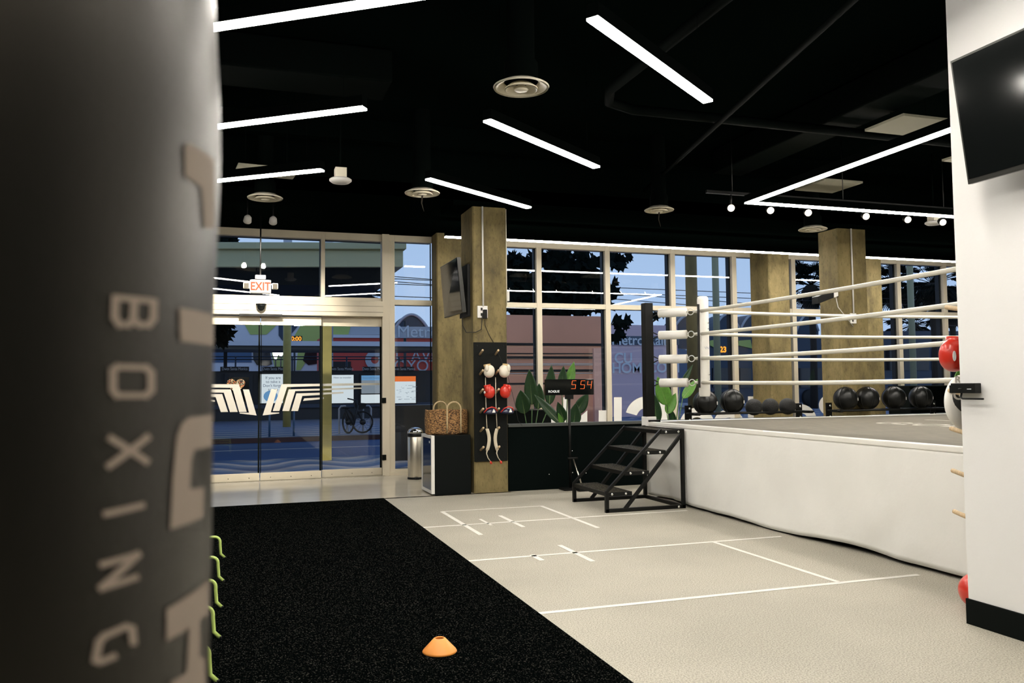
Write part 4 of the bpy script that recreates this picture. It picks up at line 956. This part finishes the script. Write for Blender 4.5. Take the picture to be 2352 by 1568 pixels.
for nm, P in (('b', [[(262,683),(350,692)], [(262,683),(260,728),(272,746),(292,746),(303,732),(305,690)], [(350,692),(349,732),(338,746),(318,746),(303,734)]]),
              ('o', [[(256,850),(266,842),(332,844),(344,856),(344,896),(332,908),(266,908),(256,896),(256,850)]]),
              ('x', [[(250,1006),(334,1060)], [(336,1003),(246,1070)]]), ('i', [[(238,1180),(324,1160)]]),
              ('n', [[(230,1296),(314,1272),(228,1350),(310,1325)]]), ('g', [[(303,1476),(300,1442),(286,1438),(236,1460),(224,1474),(216,1516),(226,1520),(260,1506)]])):
    bagmark(strokes(P), 'letter_'+nm)
z7 = lambda P: [(x/1.689, 640+y/1.689) for x, y in P]
z6 = lambda P: [(x/2.239, y/2.239) for x, y in P]
for P in (z6([(942,762),(950,742),(965,736),(1095,822),(1095,1172),(1042,1172),(1030,965),(945,905)]), z7([(690,112),(820,140),(822,262),(694,243)]),
          z7([(655,972),(664,780),(680,610),(700,560),(725,538),(818,525),(815,650),(750,662),(738,700),(730,815),(785,808),(782,925)]),
          z7([(640,1280),(735,1220),(803,1165),(803,1300),(770,1320),(768,1470),(790,1470),(790,1600),(650,1600),(655,1565),(718,1525),(728,1355),(640,1405)])):
    bagmark([P], 'large_letter')

# ================================================================== outside
OZ = .1      # height of the station platform
S('ground_pavement', MB().box((-30, GL+.12, -.15), (45, 18.6, -.005)), M['paving'])
S('ground_street', MB().box((-60, 18.6, -.15), (90, 24.4, -.02)), M['asphalt'])
S('ground_platform', MB().box((-60, 24.7, -.15), (90, 120, OZ)), M['paving'])
S('kerb', MB().box((-60, 24.4, -.15), (90, 24.7, OZ+.01)), M['kerb'])
S('street_marking', MB().box((-60, 21.6, -.02), (90, 21.68, -.012)), M['print_grey'])
# near shelter canopy
t = thing('station_canopy', 'wide green shelter canopy outside above the entrance doors', 'canopy', (-2, 20, 0))
c0 = at(926, 573, 17.5).x
def turned(mb):
    ca, sa = math.cos(-.25), math.sin(-.25)
    for i, v in enumerate(mb.v): dy = v.y-17.5; dx = v.x-c0-dy*math.tan(.25); mb.v[i] = Vector((c0+dx*ca-dy*sa, 17.5+dx*sa+dy*ca, v.z))
    return mb
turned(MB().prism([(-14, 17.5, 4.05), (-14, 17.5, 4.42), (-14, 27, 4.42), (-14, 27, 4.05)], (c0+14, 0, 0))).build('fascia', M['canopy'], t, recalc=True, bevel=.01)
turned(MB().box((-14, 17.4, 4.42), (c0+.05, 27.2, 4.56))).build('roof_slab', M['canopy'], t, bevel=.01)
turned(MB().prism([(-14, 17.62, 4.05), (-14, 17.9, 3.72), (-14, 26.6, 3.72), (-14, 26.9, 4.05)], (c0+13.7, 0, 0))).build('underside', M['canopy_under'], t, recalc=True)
for x, y in ((-8, 22.3), (-4, 21.2)): MB().box((x-.1, y-.1, -.02), (x+.1, y+.1, 3.8)).build('post', M['yellow'], t)
p = at(750, 900, 17.8)
MB().box((p.x-.1, 17.72, -.02), (p.x+.1, 17.92, 3.3)).build('post', M['yellow'], t, bevel=.01)
MB().box((p.x-.09, 17.73, 3.3), (p.x+.09, 18.6, 3.42)).box((p.x-.09, 18.4, 3.3), (p.x+.09, 18.6, 3.8)).build('arm', M['canopy_under'], t)
# far yellow round column, station shelter slab
p = at(659, 900, 31.3); tag(MB().tube([(p.x, 31.3, OZ), (p.x, 31.3, 6)], .14, 18).build('station_column', M['yellow']), 'round yellow column on the station platform seen through the door', 'column')
a = at(478, 787, 36); b = at(995, 792, 36); SHX = 10.6
t = thing('platform_shelter', 'long flat pale-edged shelter roof above the station map boards', 'shelter', (4, 37, OZ))
MB().box((-14, 36, a.z-.1), (SHX, 36.15, a.z+.1)).build('edge', M['pale_blue'], t)
MB().box((-14, 36.15, a.z-.25), (SHX, 39.5, a.z+.08)).build('roof', mat('shelter_underside', (.09, .09, .075), .7), t)
for x in (-12, -5, -.5, 3.6, 10.4): MB().box((x, 38.8, OZ), (x+.15, 38.95, a.z-.2)).build('post', M['kiosk'], t)
# map board wall
t = thing('station_map_wall', 'long dark wall on the station platform that carries the lit posters', 'wall', (4, 38.2, OZ))
MB().box((-14, 38.1, OZ), (10.3, 38.5, 2.25)).build('wall_body', M['kiosk'], t)
MB().box((-14, 37.98, .62), (10.3, 38.1, .78)).build('ledge', M['blue_dark'], t)
for x0, x1 in ((506, 572), (602, 660), (760, 808), (833, 884), (905, 950)):
    u, v = at(x0, 842, 38), at(x1, 852, 38)
    s_ = thing('station_name_sign', 'black Dwtn Santa Monica name strip '+{506: 'above the dark screen', 602: 'above the poster behind the wing decal', 760: 'above the white poster beside the yellow post', 833: 'above the blue-headed map', 905: 'above the orange-headed map'}[x0], 'sign', ((u.x+v.x)/2, 38, u.z), 'station name strips')
    MB().box((u.x, 37.95, v.z), (v.x, 38.1, u.z)).build('board', M['sign_black'], s_)
    lettering('lettering', 'Dwtn Santa Monica', .17, ((u.x+v.x)/2, 37.945, (u.z+v.z)/2), (1, 0, 0), (0, 0, 1), M['sign_text'], s_, sx=.78)
def poster(x0, x1, y0, y1, base, head, hh, lb, Y=37.97, lines=True):
    u, v = at(x0, y0, Y), at(x1, y1, Y); t = thing('lit_poster', lb, 'poster', ((u.x+v.x)/2, Y, v.z), 'lit posters on the platform wall')
    MB().box((u.x-.06, Y, v.z-.06), (v.x+.06, 38.1, u.z+.06)).build('frame', M['sign_black'], t)
    MB().box((u.x, Y-.01, v.z), (v.x, Y, u.z)).build('sheet', M[base], t)
    if head: MB().box((u.x, Y-.015, u.z-hh), (v.x, Y-.01, u.z)).build('header', M[head], t)
    return t, u, v
t, u, v = poster(598, 656, 859, 925, 'poster_w', None, 0, 'white lit poster reading Don\'t forget to tap, seen through the wing decal')
lettering('lettering', "If you are\nto take a\nDon't forget\nto tap", .17, ((u.x+v.x)/2, 37.95, u.z-.42), (1, 0, 0), (0, 0, 1), M['print_grey'], t)
MB().ball(((u.x+v.x)/2-.1, 37.95, v.z+.3), (.3, .01, .25), 16, 8).build('picture', M['poster_b'], t)
t, u, v = poster(750, 812, 861, 925, 'poster_w', None, 0, 'plain white lit poster right of the yellow post')
lettering('lettering', 'How to transfer', .12, (u.x+.7, 37.95, u.z-.12), (1, 0, 0), (0, 0, 1), M['print_grey'], t)
t, u, v = poster(830, 883, 862, 903, 'poster_g', 'poster_b', .22, 'lit aerial map poster with a blue heading')
lettering('lettering', 'Downtown Santa Monica Connections', .1, ((u.x+v.x)/2, 37.95, u.z-.11), (1, 0, 0), (0, 0, 1), M['sign_text'], t, sx=.6)
poster(829, 883, 906, 925, 'poster_w', None, 0, 'white lit strip poster below the aerial map')
t, u, v = poster(903, 955, 864, 925, 'poster_w', 'poster_o', .24, 'lit street map poster with an orange heading')
m = MB(); random.seed(4)
for k in range(26): x = u.x+.1+random.random()*(v.x-u.x-.2); z = v.z+.1+random.random()*(u.z-v.z-.45); m.box((x, 37.948, z), (x+.25*random.random()+.02, 37.955, z+.012))
m.build('street_lines', M['print_grey'], t)
u, v = at(516, 858, 37.97), at(580, 930, 37.97)
t = thing('ticket_screen', 'dark ticket screen panel on the platform wall behind the heart sticker', 'screen', (u.x, 38, v.z))
MB().box((u.x, 37.97, v.z), (v.x, 38.1, u.z)).build('frame', M['kiosk'], t); MB().box((u.x+.15, 37.96, v.z+.15), (v.x-.15, 37.97, u.z-.15)).build('screen', M['screen'], t)
# railings behind
t = thing('platform_railing', 'dark double-bar railing above the platform wall', 'railing', (4, 40, OZ))
for z in (2.82, 2.95): MB().tube([(-3, 40, z), (11, 40, z)], .03, 6).build('bar', M['blue_dark'], t)
for k in range(6): MB().tube([(-2.5+k*2.5, 40, OZ), (-2.5+k*2.5, 40, 2.95)], .04, 6).build('post', M['blue_dark'], t)
# painted building far behind
def panel_at(name, P, Y, th, m, par=None): return MB().prism([at(x, y, Y) for x, y in P], (0, th, 0)).build(name, m, par, recalc=True)
t = thing('painted_building', 'pale building with lime green and grey painted shapes behind the station', 'building', (5, 60, OZ))
panel_at('wall', [(-300,732),(748,742),(748,975),(-300,985)], 60, 4, M['pale_blue'], t)
for P, mm in ((([(560,742),(640,742),(612,768),(575,768)]), 'green_art'), ([(690,748),(735,742),(735,785),(668,785)], 'green_art'), ([(640,742),(690,742),(668,768),(655,790),(640,770)], 'blue_dark'),
              ([(622,800),(650,800),(650,850),(632,850)], 'green_art'), ([(685,800),(705,800),(700,835),(690,850),(680,850)], 'green_art'), ([(486,800),(578,800),(578,832),(486,832)], 'blue_mid')):
    panel_at('painted_shape', P, 59.95, .05, M[mm], t)
for P in ([(581,806),(620,806),(625,836),(612,840),(590,838),(582,826)], [(702,805),(730,805),(728,835),(708,838),(696,828)]): panel_at('window_opening', P, 59.9, .1, M['glass_dark'], t)
u, v = at(664, 773, 50), at(690, 783, 50)
t = thing('departure_display', 'amber glowing departure display behind the station shelter', 'display', (u.x, 50, OZ))
MB().box((u.x-.1, 50, v.z-.05), (v.x+.1, 50.3, u.z+.05)).build('casing', M['sign_black'], t); lettering('digits', '10:00', .34, ((u.x+v.x)/2, 49.98, (u.z+v.z)/2), (1, 0, 0), (0, 0, 1), M['amber'], t, off=.01)
MB().tube([((u.x+v.x)/2, 50.2, OZ), ((u.x+v.x)/2, 50.2, u.z)], .06, 8).build('post', M['kiosk'], t)
t = thing('street_lamp', 'pair of bright white street lamps glowing behind the station railing', 'street lamp', (*at(642, 830, 48).xy, OZ))
for px, py, r in ((645, 810, .22), (633, 817, .14)):
    q = at(px, py, 48); MB().lathe([(.05, -.2), (r, .05), (r*1.3, .25), (.05, .3)], q, 16).build('lamp_head', M['lampwhite'], t); MB().tube([(q.x, q.y, OZ), (q.x, q.y, q.z-.2)], .04, 8).build('pole', M['kiosk'], t)
t = thing('red_building', 'dark red building with a white ring emblem behind the platform wall', 'building', (8, 52, OZ))
panel_at('wall', [(742,772),(1100,772),(1100,970),(742,970)], 52, 4, M['red_wall'], t)
panel_at('roof_edge', [(742,768),(1100,770),(1100,777),(742,775)], 51.9, .3, M['pale_blue'], t)
panel_at('upper_wall', [(742,740),(905,740),(905,768),(742,768)], 52.2, .5, M['print_grey'], t); panel_at('painted_shape', [(742,740),(808,740),(800,768),(742,768)], 52.15, .05, M['green_art'], t)
panel_at('shopfront', [(760,830),(806,830),(806,846),(760,846)], 51.95, .05, M['brown_band'], t)
panel_at('emblem', arc(861, 826, 9, 22, 0, 1.999*PI, 30), 51.9, .06, M['print_grey'], t)
for px, w_, s_ in ((945, 'COME', 1.7), ):
    q = at(px, 818, 51.85); lettering('lettering', 'CU AVE', 1.0, q, (1, 0, 0), (0, 0, 1), M['print_grey'], t)
    q = at(px, 841, 51.85); lettering('lettering', 'TOYOT', 1.0, q, (1, 0, 0), (0, 0, 1), M['print_grey'], t)
t = thing('metro_banner', 'blue-grey banner reading Metro Rail over the side window view', 'banner', (11, 46, OZ))
panel_at('cloth', [(903,750),(1400,750),(1400,776),(903,776)], 46, .1, M['print_grey'], t)
lettering('lettering', 'Metro Rail', .95, at(994, 763, 45.95), (1, 0, 0), (0, 0, 1), M['sign_text'], t)
for x in (9, 14, 20): MB().tube([(x, 46.2, OZ), (x, 46.2, 5.2)], .08, 8).build('pole', M['kiosk'], t)
# wave-roofed station hall
t = thing('station_hall_roof', 'dark blue curved station roofs with pale rims beyond the street', 'roof', (15, 56, OZ))
for k, (x0, x1) in enumerate(((905, 985), (1545, 1625), (1640, 1700), (1700, 1760), (1830, 1880))):
    P = [(x0+(x1-x0)*j/14, 760-38*math.sin(PI*j/14)**.8) for j in range(15)]
    panel_at('roof_shell', P+[(x1, 800), (x0, 800)], 56+k*.3, 2, M['blue_dark'], t)
    MB().tube([at(x, y, 55.9+k*.3) for x, y in P], .1, 6).build('rim', M['print_grey'], t)
# bike at the kerb
bx = 25.6
t = thing('parked_bicycle', 'dark share bicycle with a front basket parked on the far pavement', 'bicycle', (4.0, bx, OZ))
w1, w2 = at(833, 969, bx), at(800, 967, bx); r1 = w1.z-OZ; r2 = w2.z-OZ-.02; w1.z = OZ+r1; w2.z = OZ+r2
def wheel(c, r, xs):
    m = MB().tube([c+Vector((r*math.cos(a)*xs, r*.0, r*math.sin(a))) for a in [2*PI*k/30 for k in range(30)]], .028, 8, closed=True); o = m.build('wheel', M['strap'], t)
    m = MB()
    for k in range(12): a = PI*k/6; m.tube([c, c+Vector((r*math.cos(a)*xs, 0, r*math.sin(a)))], .004, 4)
    m.lathe([(.09, -.03), (.09, .03)], c, 14, ax=(0, 1, 0)); m.build('spokes', M['bezel'], o)
wheel(w1, r1-.03, .95); wheel(w2, r2-.03, .5)
B_ = lambda x, y: at(x, y, bx)
MB().tube([w2, B_(792, 940)], .03, 8).tube([B_(795, 938), B_(812, 975)], .045, 8).tube([B_(812, 975), B_(822, 930)], .04, 8).tube([w1, B_(822, 942), B_(818, 918)], .025, 8).build('frame', M['kiosk'], t)
MB().prism([B_(793, 942), B_(803, 940), B_(812, 973), B_(806, 978), B_(793, 965)], (0, .05, 0)).build('chain_guard', M['kiosk'], t, recalc=True)
MB().ball(B_(795, 936), (.14, .09, .04), 16, 8).build('saddle', M['strap'], t)
MB().prism([B_(814, 924), B_(843, 926), B_(838, 938), B_(818, 942)], (0, .3, 0)).build('basket', M['strap'], t, recalc=True)
MB().tube([B_(798, 915), B_(808, 917), B_(818, 920)], .02, 8).build('handlebar', M['kiosk'], t)
for px in (788, 843):
    q = atz(px, 988, OZ); q.y = 25.9; q = at(px, 985, 25.9)
    tag(MB().tube([(q.x-.12, 25.9, OZ), (q.x-.12, 25.9, .85), (q.x-.06, 25.9, .93), (q.x+.06, 25.9, .93), (q.x+.12, 25.9, .85), (q.x+.12, 25.9, OZ)], .03, 8).build('bike_rack', M['print_grey']), 'grey hoop bike stand '+('behind the saddle' if px < 800 else 'behind the front wheel')+' of the parked bicycle', 'bike stand', 'hoops of the bike parking')
for px, lb in ((619, 'thin blue bollard post left of the round yellow column'), (675, 'thin blue bollard post right of the round yellow column')):
    q = at(px, 960, 25.2); tag(MB().tube([(q.x, 25.2, OZ), (q.x, 25.2, 1.0)], .03, 8).build('bollard', M['blue_mid']), lb, 'bollard', 'thin bollards on the platform edge')
# added wall outside, standing in for a brown reflection in the glass
BY_ = 19.0
t = thing('pink_reflection_panel', 'added pinkish brown panel with dark lines outside the windows, standing in for a reflection in the glass', 'backdrop', (8, BY_, -.02))
u = at(1130, 722, BY_); v = at(1397, 960, BY_)
MB().box((u.x, BY_, -.02), (v.x, BY_+.25, u.z)).build('wall', M['brown_reflection'], t)
for y, h in ((791, .06), (812, .025), (821, .06), (851, .06), (880, .045)):
    z = at(1300, y, BY_).z; MB().box((u.x, BY_-.03, z-h/2), (v.x, BY_, z+h/2)).build('band', M['brown_band'], t)  # dark bands drawn for the reflected ropes
for y, h in ((835, .018), (857, .018), (838, .018)):
    z = at(1300, y, BY_).z; MB().box((u.x, BY_-.03, z-h/2), (v.x, BY_, z+h/2)).build('pipe', M['print_grey'], t)
u2, v2 = at(1360, 800, BY_), at(1384, 905, BY_); MB().box((u2.x, BY_-.1, -.02), (v2.x, BY_, u2.z)).build('pier', mat('pink_reflection', (.9, .55, .45), .8), t)
t = thing('mauve_building', 'dull mauve building with faded white lettering seen beyond the black ring post', 'building', (15.5, 33, OZ))
u = at(1380, 745, 33); v = at(1560, 960, 33)
MB().box((u.x, 33, OZ), (v.x, 37, u.z)).build('wall', mat('mauve_wall', (.8, .58, .62), .8), t)
q = at(1468, 782, 32.9); lettering('lettering', 'Metro Rail', .62, q, (1, 0, 0), (0, 0, 1), M['sign_text'], t, off=.01)
q = at(1432, 823, 32.9); lettering('lettering', 'CU', .62, q, (1, 0, 0), (0, 0, 1), M['sign_text'], t, off=.012)
q = at(1440, 846, 32.9); lettering('lettering', 'HOM', .62, q, (1, 0, 0), (0, 0, 1), M['sign_text'], t, off=.012)
q = at(1525, 845, 32.9); lettering('lettering', 'COMI', .62, q, (1, 0, 0), (0, 0, 1), M['sign_text'], t, off=.012)
p0 = at(1405, 771, 32.93); p1 = at(1560, 792, 32.93); MB().box((p0.x, 32.93, p1.z), (p1.x, 33, p0.z)).build('sign_band', mat('slate_band', (.1, .13, .17), .6), t)
# posts
for px, wd, Y, m_, lb in ((1591, .2, 24.9, 'olive_post', 'thick olive brown round post outside behind the white corner pad'), (1647, .13, 28, 'green_post', 'slim green street post outside next to the olive post'), (2096, .13, 28, 'green_post', 'slim green street post outside before the palms')):
    q = at(px, 800, Y); tag(MB().tube([(q.x, Y, OZ), (q.x, Y, 9)], wd, 18).build('street_post', M[m_]), lb, 'post')
for px, lb in ((661, 'pale street pole rising above the green canopy'), (756, 'pale street pole beside the transom bar above the doors')):
    q = at(px, 550, 45); tag(MB().tube([(q.x, 45, OZ), (q.x, 45, 14)], .22, 12).build('street_pole', M['print_grey']), lb, 'pole')
# overhead wires
for i, (ya, yb, x0, x1) in enumerate(((673, 700, 1405, 1760), (686, 714, 1405, 1760), (640, 644, 900, 1000), (652, 656, 900, 1000), (680, 684, 900, 1000))):
    a, b = at(x0, ya, 36), at(x1, yb, 36); d = b-a; k1 = (-14-a.x)/d.x; k2 = (62-a.x)/d.x; a, b = a+d*k1, a+d*k2
    tag(MB().tube([a, b], .018, 5).build('overhead_wire', M['strap']), ['upper tram wire across the sky right of the tree', 'lower tram wire across the sky right of the tree', 'top tram wire in the side window', 'middle tram wire in the side window', 'lowest tram wire in the side window'][i], 'wire', 'overhead tram wires')
for x in (-14, 62): tag(MB().tube([(x, 36, OZ), (x, 36, 12)], .14, 10).build('wire_mast', M['kiosk']), 'tall mast holding the tram wires at the '+('bag' if x < 0 else 'white wall')+' side', 'mast')
# bus and train
t = thing('tour_bus', 'dark blue bus with a green arc and an amber route number outside', 'bus', (27, 42, OZ))
panel_at('body', [(1632,770),(1900,770),(1900,925),(1632,925)], 42, 2.6, M['blue_dark'], t)
for P in ([(1560,800),(1632,815),(1632,925),(1560,925)], ): panel_at('front', P, 42, 2.4, M['blue_mid'], t)
for x0, x1 in ((1638, 1672), (1700, 1726), (1832, 1888)): panel_at('side_window', [(x0,845),(x1,845),(x1,890),(x0,890)], 41.9, .12, M['glass_dark'], t)
for x0, x1 in ((1632, 1645), (1697, 1728)): panel_at('green_arc', [(x0,782),(x1-4,780),(x1,800),(x0,793)], 41.88, .1, M['green_art'], t)
q = at(1661, 803, 41.85); lettering('route_number', '23', .45, q, (1, 0, 0), (0, 0, 1), M['amber'], t, off=.02)
for px in (1650, 1860): q = at(px, 915, 41.9); MB().lathe([(.45, -.05), (.5, 0), (.5, .25)], (q.x, 41.85, OZ+.5), 24, ax=(0, 1, 0)).build('wheel', M['strap'], t)
t = thing('parked_train', 'long dark blue tram standing beyond the second square column', 'tram', (40, 45, OZ))
panel_at('body', [(1960,760),(2400,760),(2400,925),(1960,925)], 45, 2.6, M['blue_dark'], t)
for k in range(9): panel_at('side_window', [(1975+k*42,800),(2008+k*42,800),(2008+k*42,850),(1975+k*42,850)], 44.9, .12, M['glass_dark'], t)
panel_at('stripe', [(1960,868),(2400,868),(2400,874),(1960,874)], 44.88, .1, M['blue_mid'], t)
# ---- trees
def crown(name, lb, n, fn, size, seed, trunk=None, cat='tree', lf='tree_leaf'):
    random.seed(seed); c0 = trunk[0] if trunk else (0, 0, 0)
    t = thing(name, lb, cat, (c0[0], c0[1], OZ)); m = MB()
    for _ in range(n):
        p, keep = fn()
        if not keep: continue
        s = size*(.6+.8*random.random()); d = Vector((random.gauss(0, 1), random.gauss(0, .6), random.gauss(-.5, .6))).normalized(); x = d.cross(Vector((random.gauss(0, .4), 1, random.gauss(0, .4)))).normalized()
        P = [p, p+d*s*.1+x*s*.5, p+d*s*.36+x*s*.32, p+d*s*.62+x*s*.52, p+d*s*.62+x*s*.2, p+d*s*1.1, p+d*s*.64-x*s*.2, p+d*s*.66-x*s*.5, p+d*s*.36-x*s*.3, p+d*s*.08-x*s*.5]
        m.add(P, [tuple(range(len(P)))])
    m.build('foliage', M[lf], t)
    if trunk: 
        tm = MB()
        for a, b, r0, r1 in trunk[1]: tm.tube([a, Vector(a).lerp(Vector(b), .5)+Vector((.05, 0, .03)), b], [r0, (r0+r1)/2, r1], 8)
        tm.build('trunk', M['bark'], t)
    return t
YT = 20.2
cl = [(1185, 600, 30, 16), (1185, 655, 30, 40), (1200, 690, 45, 24), (1225, 650, 28, 28), (1270, 660, 50, 34), (1278, 592, 34, 20), (1290, 625, 30, 28), (1330, 665, 40, 30), (1290, 700, 60, 14),
      (1347, 605, 16, 30), (1375, 650, 14, 14), (1350, 695, 45, 18), (1385, 668, 12, 30), (1240, 592, 18, 12), (1418, 596, 15, 15), (1446, 593, 5, 6), (1405, 660, 6, 20), (1425, 735, 20, 12), (1432, 762, 12, 12), (1480, 722, 8, 6), (1515, 722, 8, 6), (1250, 705, 90, 10)]
wt = [c[2]*c[3]*(.35 if c[0] > 1400 and c[1] > 640 else 1) for c in cl]
def ft():
    c = random.choices(cl, wt)[0]; a = random.random()*2*PI; r = math.sqrt(random.random())
    return at(c[0]+c[2]*r*math.cos(a), c[1]+c[3]*r*math.sin(a), YT+random.uniform(-.5, .7)), True
tb = at(1222, 900, YT); tb.z = -.01
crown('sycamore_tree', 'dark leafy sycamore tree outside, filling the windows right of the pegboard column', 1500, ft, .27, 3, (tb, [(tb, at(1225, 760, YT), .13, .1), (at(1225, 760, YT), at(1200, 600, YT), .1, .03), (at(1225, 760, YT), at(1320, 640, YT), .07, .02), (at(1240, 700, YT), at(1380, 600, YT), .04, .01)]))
cl2 = [(505, 735, 16, 14), (500, 770, 20, 14), (520, 548, 14, 7)]
def ft2():
    c = random.choice(cl2); a = random.random()*2*PI; r = math.sqrt(random.random()); return at(c[0]+c[2]*r*math.cos(a), c[1]+c[3]*r*math.sin(a), 28.5+random.uniform(-.4, .4)), True
tb = at(470, 900, 28.5); tb.z = OZ
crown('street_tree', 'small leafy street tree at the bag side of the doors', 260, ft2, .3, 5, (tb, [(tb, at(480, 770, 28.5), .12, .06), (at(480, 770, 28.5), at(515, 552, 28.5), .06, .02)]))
def palm(px, py, Y, R_, lb, n=60, seed=1):
    random.seed(seed); c = at(px, py, Y); t = thing('palm_tree', lb, 'palm tree', (c.x, c.y, OZ), 'palms beyond the street')
    MB().tube([(c.x, c.y, OZ), (c.x+.08, c.y, c.z*.5), c], [.22, .17, .2], 10).build('trunk', M['bark'], t)
    MB().lathe([(.1, -1.6), (.42, -1.2), (.5, -.3), (.25, 0)], c, 12).build('dead_frond_skirt', M['bark'], t)
    m = MB()
    for k in range(n):
        a = random.random()*2*PI; e_ = random.uniform(-.9, 1.2); d = Vector((math.cos(a)*math.cos(e_), math.sin(a)*math.cos(e_), math.sin(e_)))
        L_ = R_*random.uniform(.75, 1.05); h = c+d*L_*.55; m.tube([c, h], .02, 4)
        for j in range(15):
            b_ = (j/14-.5)*2.3; s = d.cross(Vector((0, 0, 1))).normalized(); u_ = (d*math.cos(b_)+s*math.sin(b_)).normalized(); L2 = L_*.5*random.uniform(.8, 1.1)
            s2 = u_.cross(d+Vector((.01, .02, .03))).cross(u_).normalized()*.03 if j != 7 else s*.03
            m.add([h-s2, h+s2, h+u_*L2*.6+s2*.8-Vector((0, 0, .03*L2)), h+u_*L2-Vector((0, 0, .3*L2)), h+u_*L2*.6-s2*.8-Vector((0, 0, .03*L2))], [(0, 1, 2, 3, 4)])
    m.build('fronds', M['tree_leaf'], t)
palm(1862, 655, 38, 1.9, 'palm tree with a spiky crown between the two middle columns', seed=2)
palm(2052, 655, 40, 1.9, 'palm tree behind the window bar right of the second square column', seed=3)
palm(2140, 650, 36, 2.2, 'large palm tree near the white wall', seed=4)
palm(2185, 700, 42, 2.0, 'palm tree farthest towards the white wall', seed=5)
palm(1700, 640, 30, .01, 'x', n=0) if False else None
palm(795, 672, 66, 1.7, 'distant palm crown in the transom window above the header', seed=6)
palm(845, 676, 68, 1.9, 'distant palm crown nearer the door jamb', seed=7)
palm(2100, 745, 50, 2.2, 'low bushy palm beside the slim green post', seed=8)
tag(MB().box((*at(905, 931, 17).xy, -.01), (at(990, 931, 17).x+.25, 17.5, at(905, 931, 17).z)).build('utility_cabinet', M['sign_black']), 'black utility cabinet on the pavement outside the side window', 'utility cabinet')
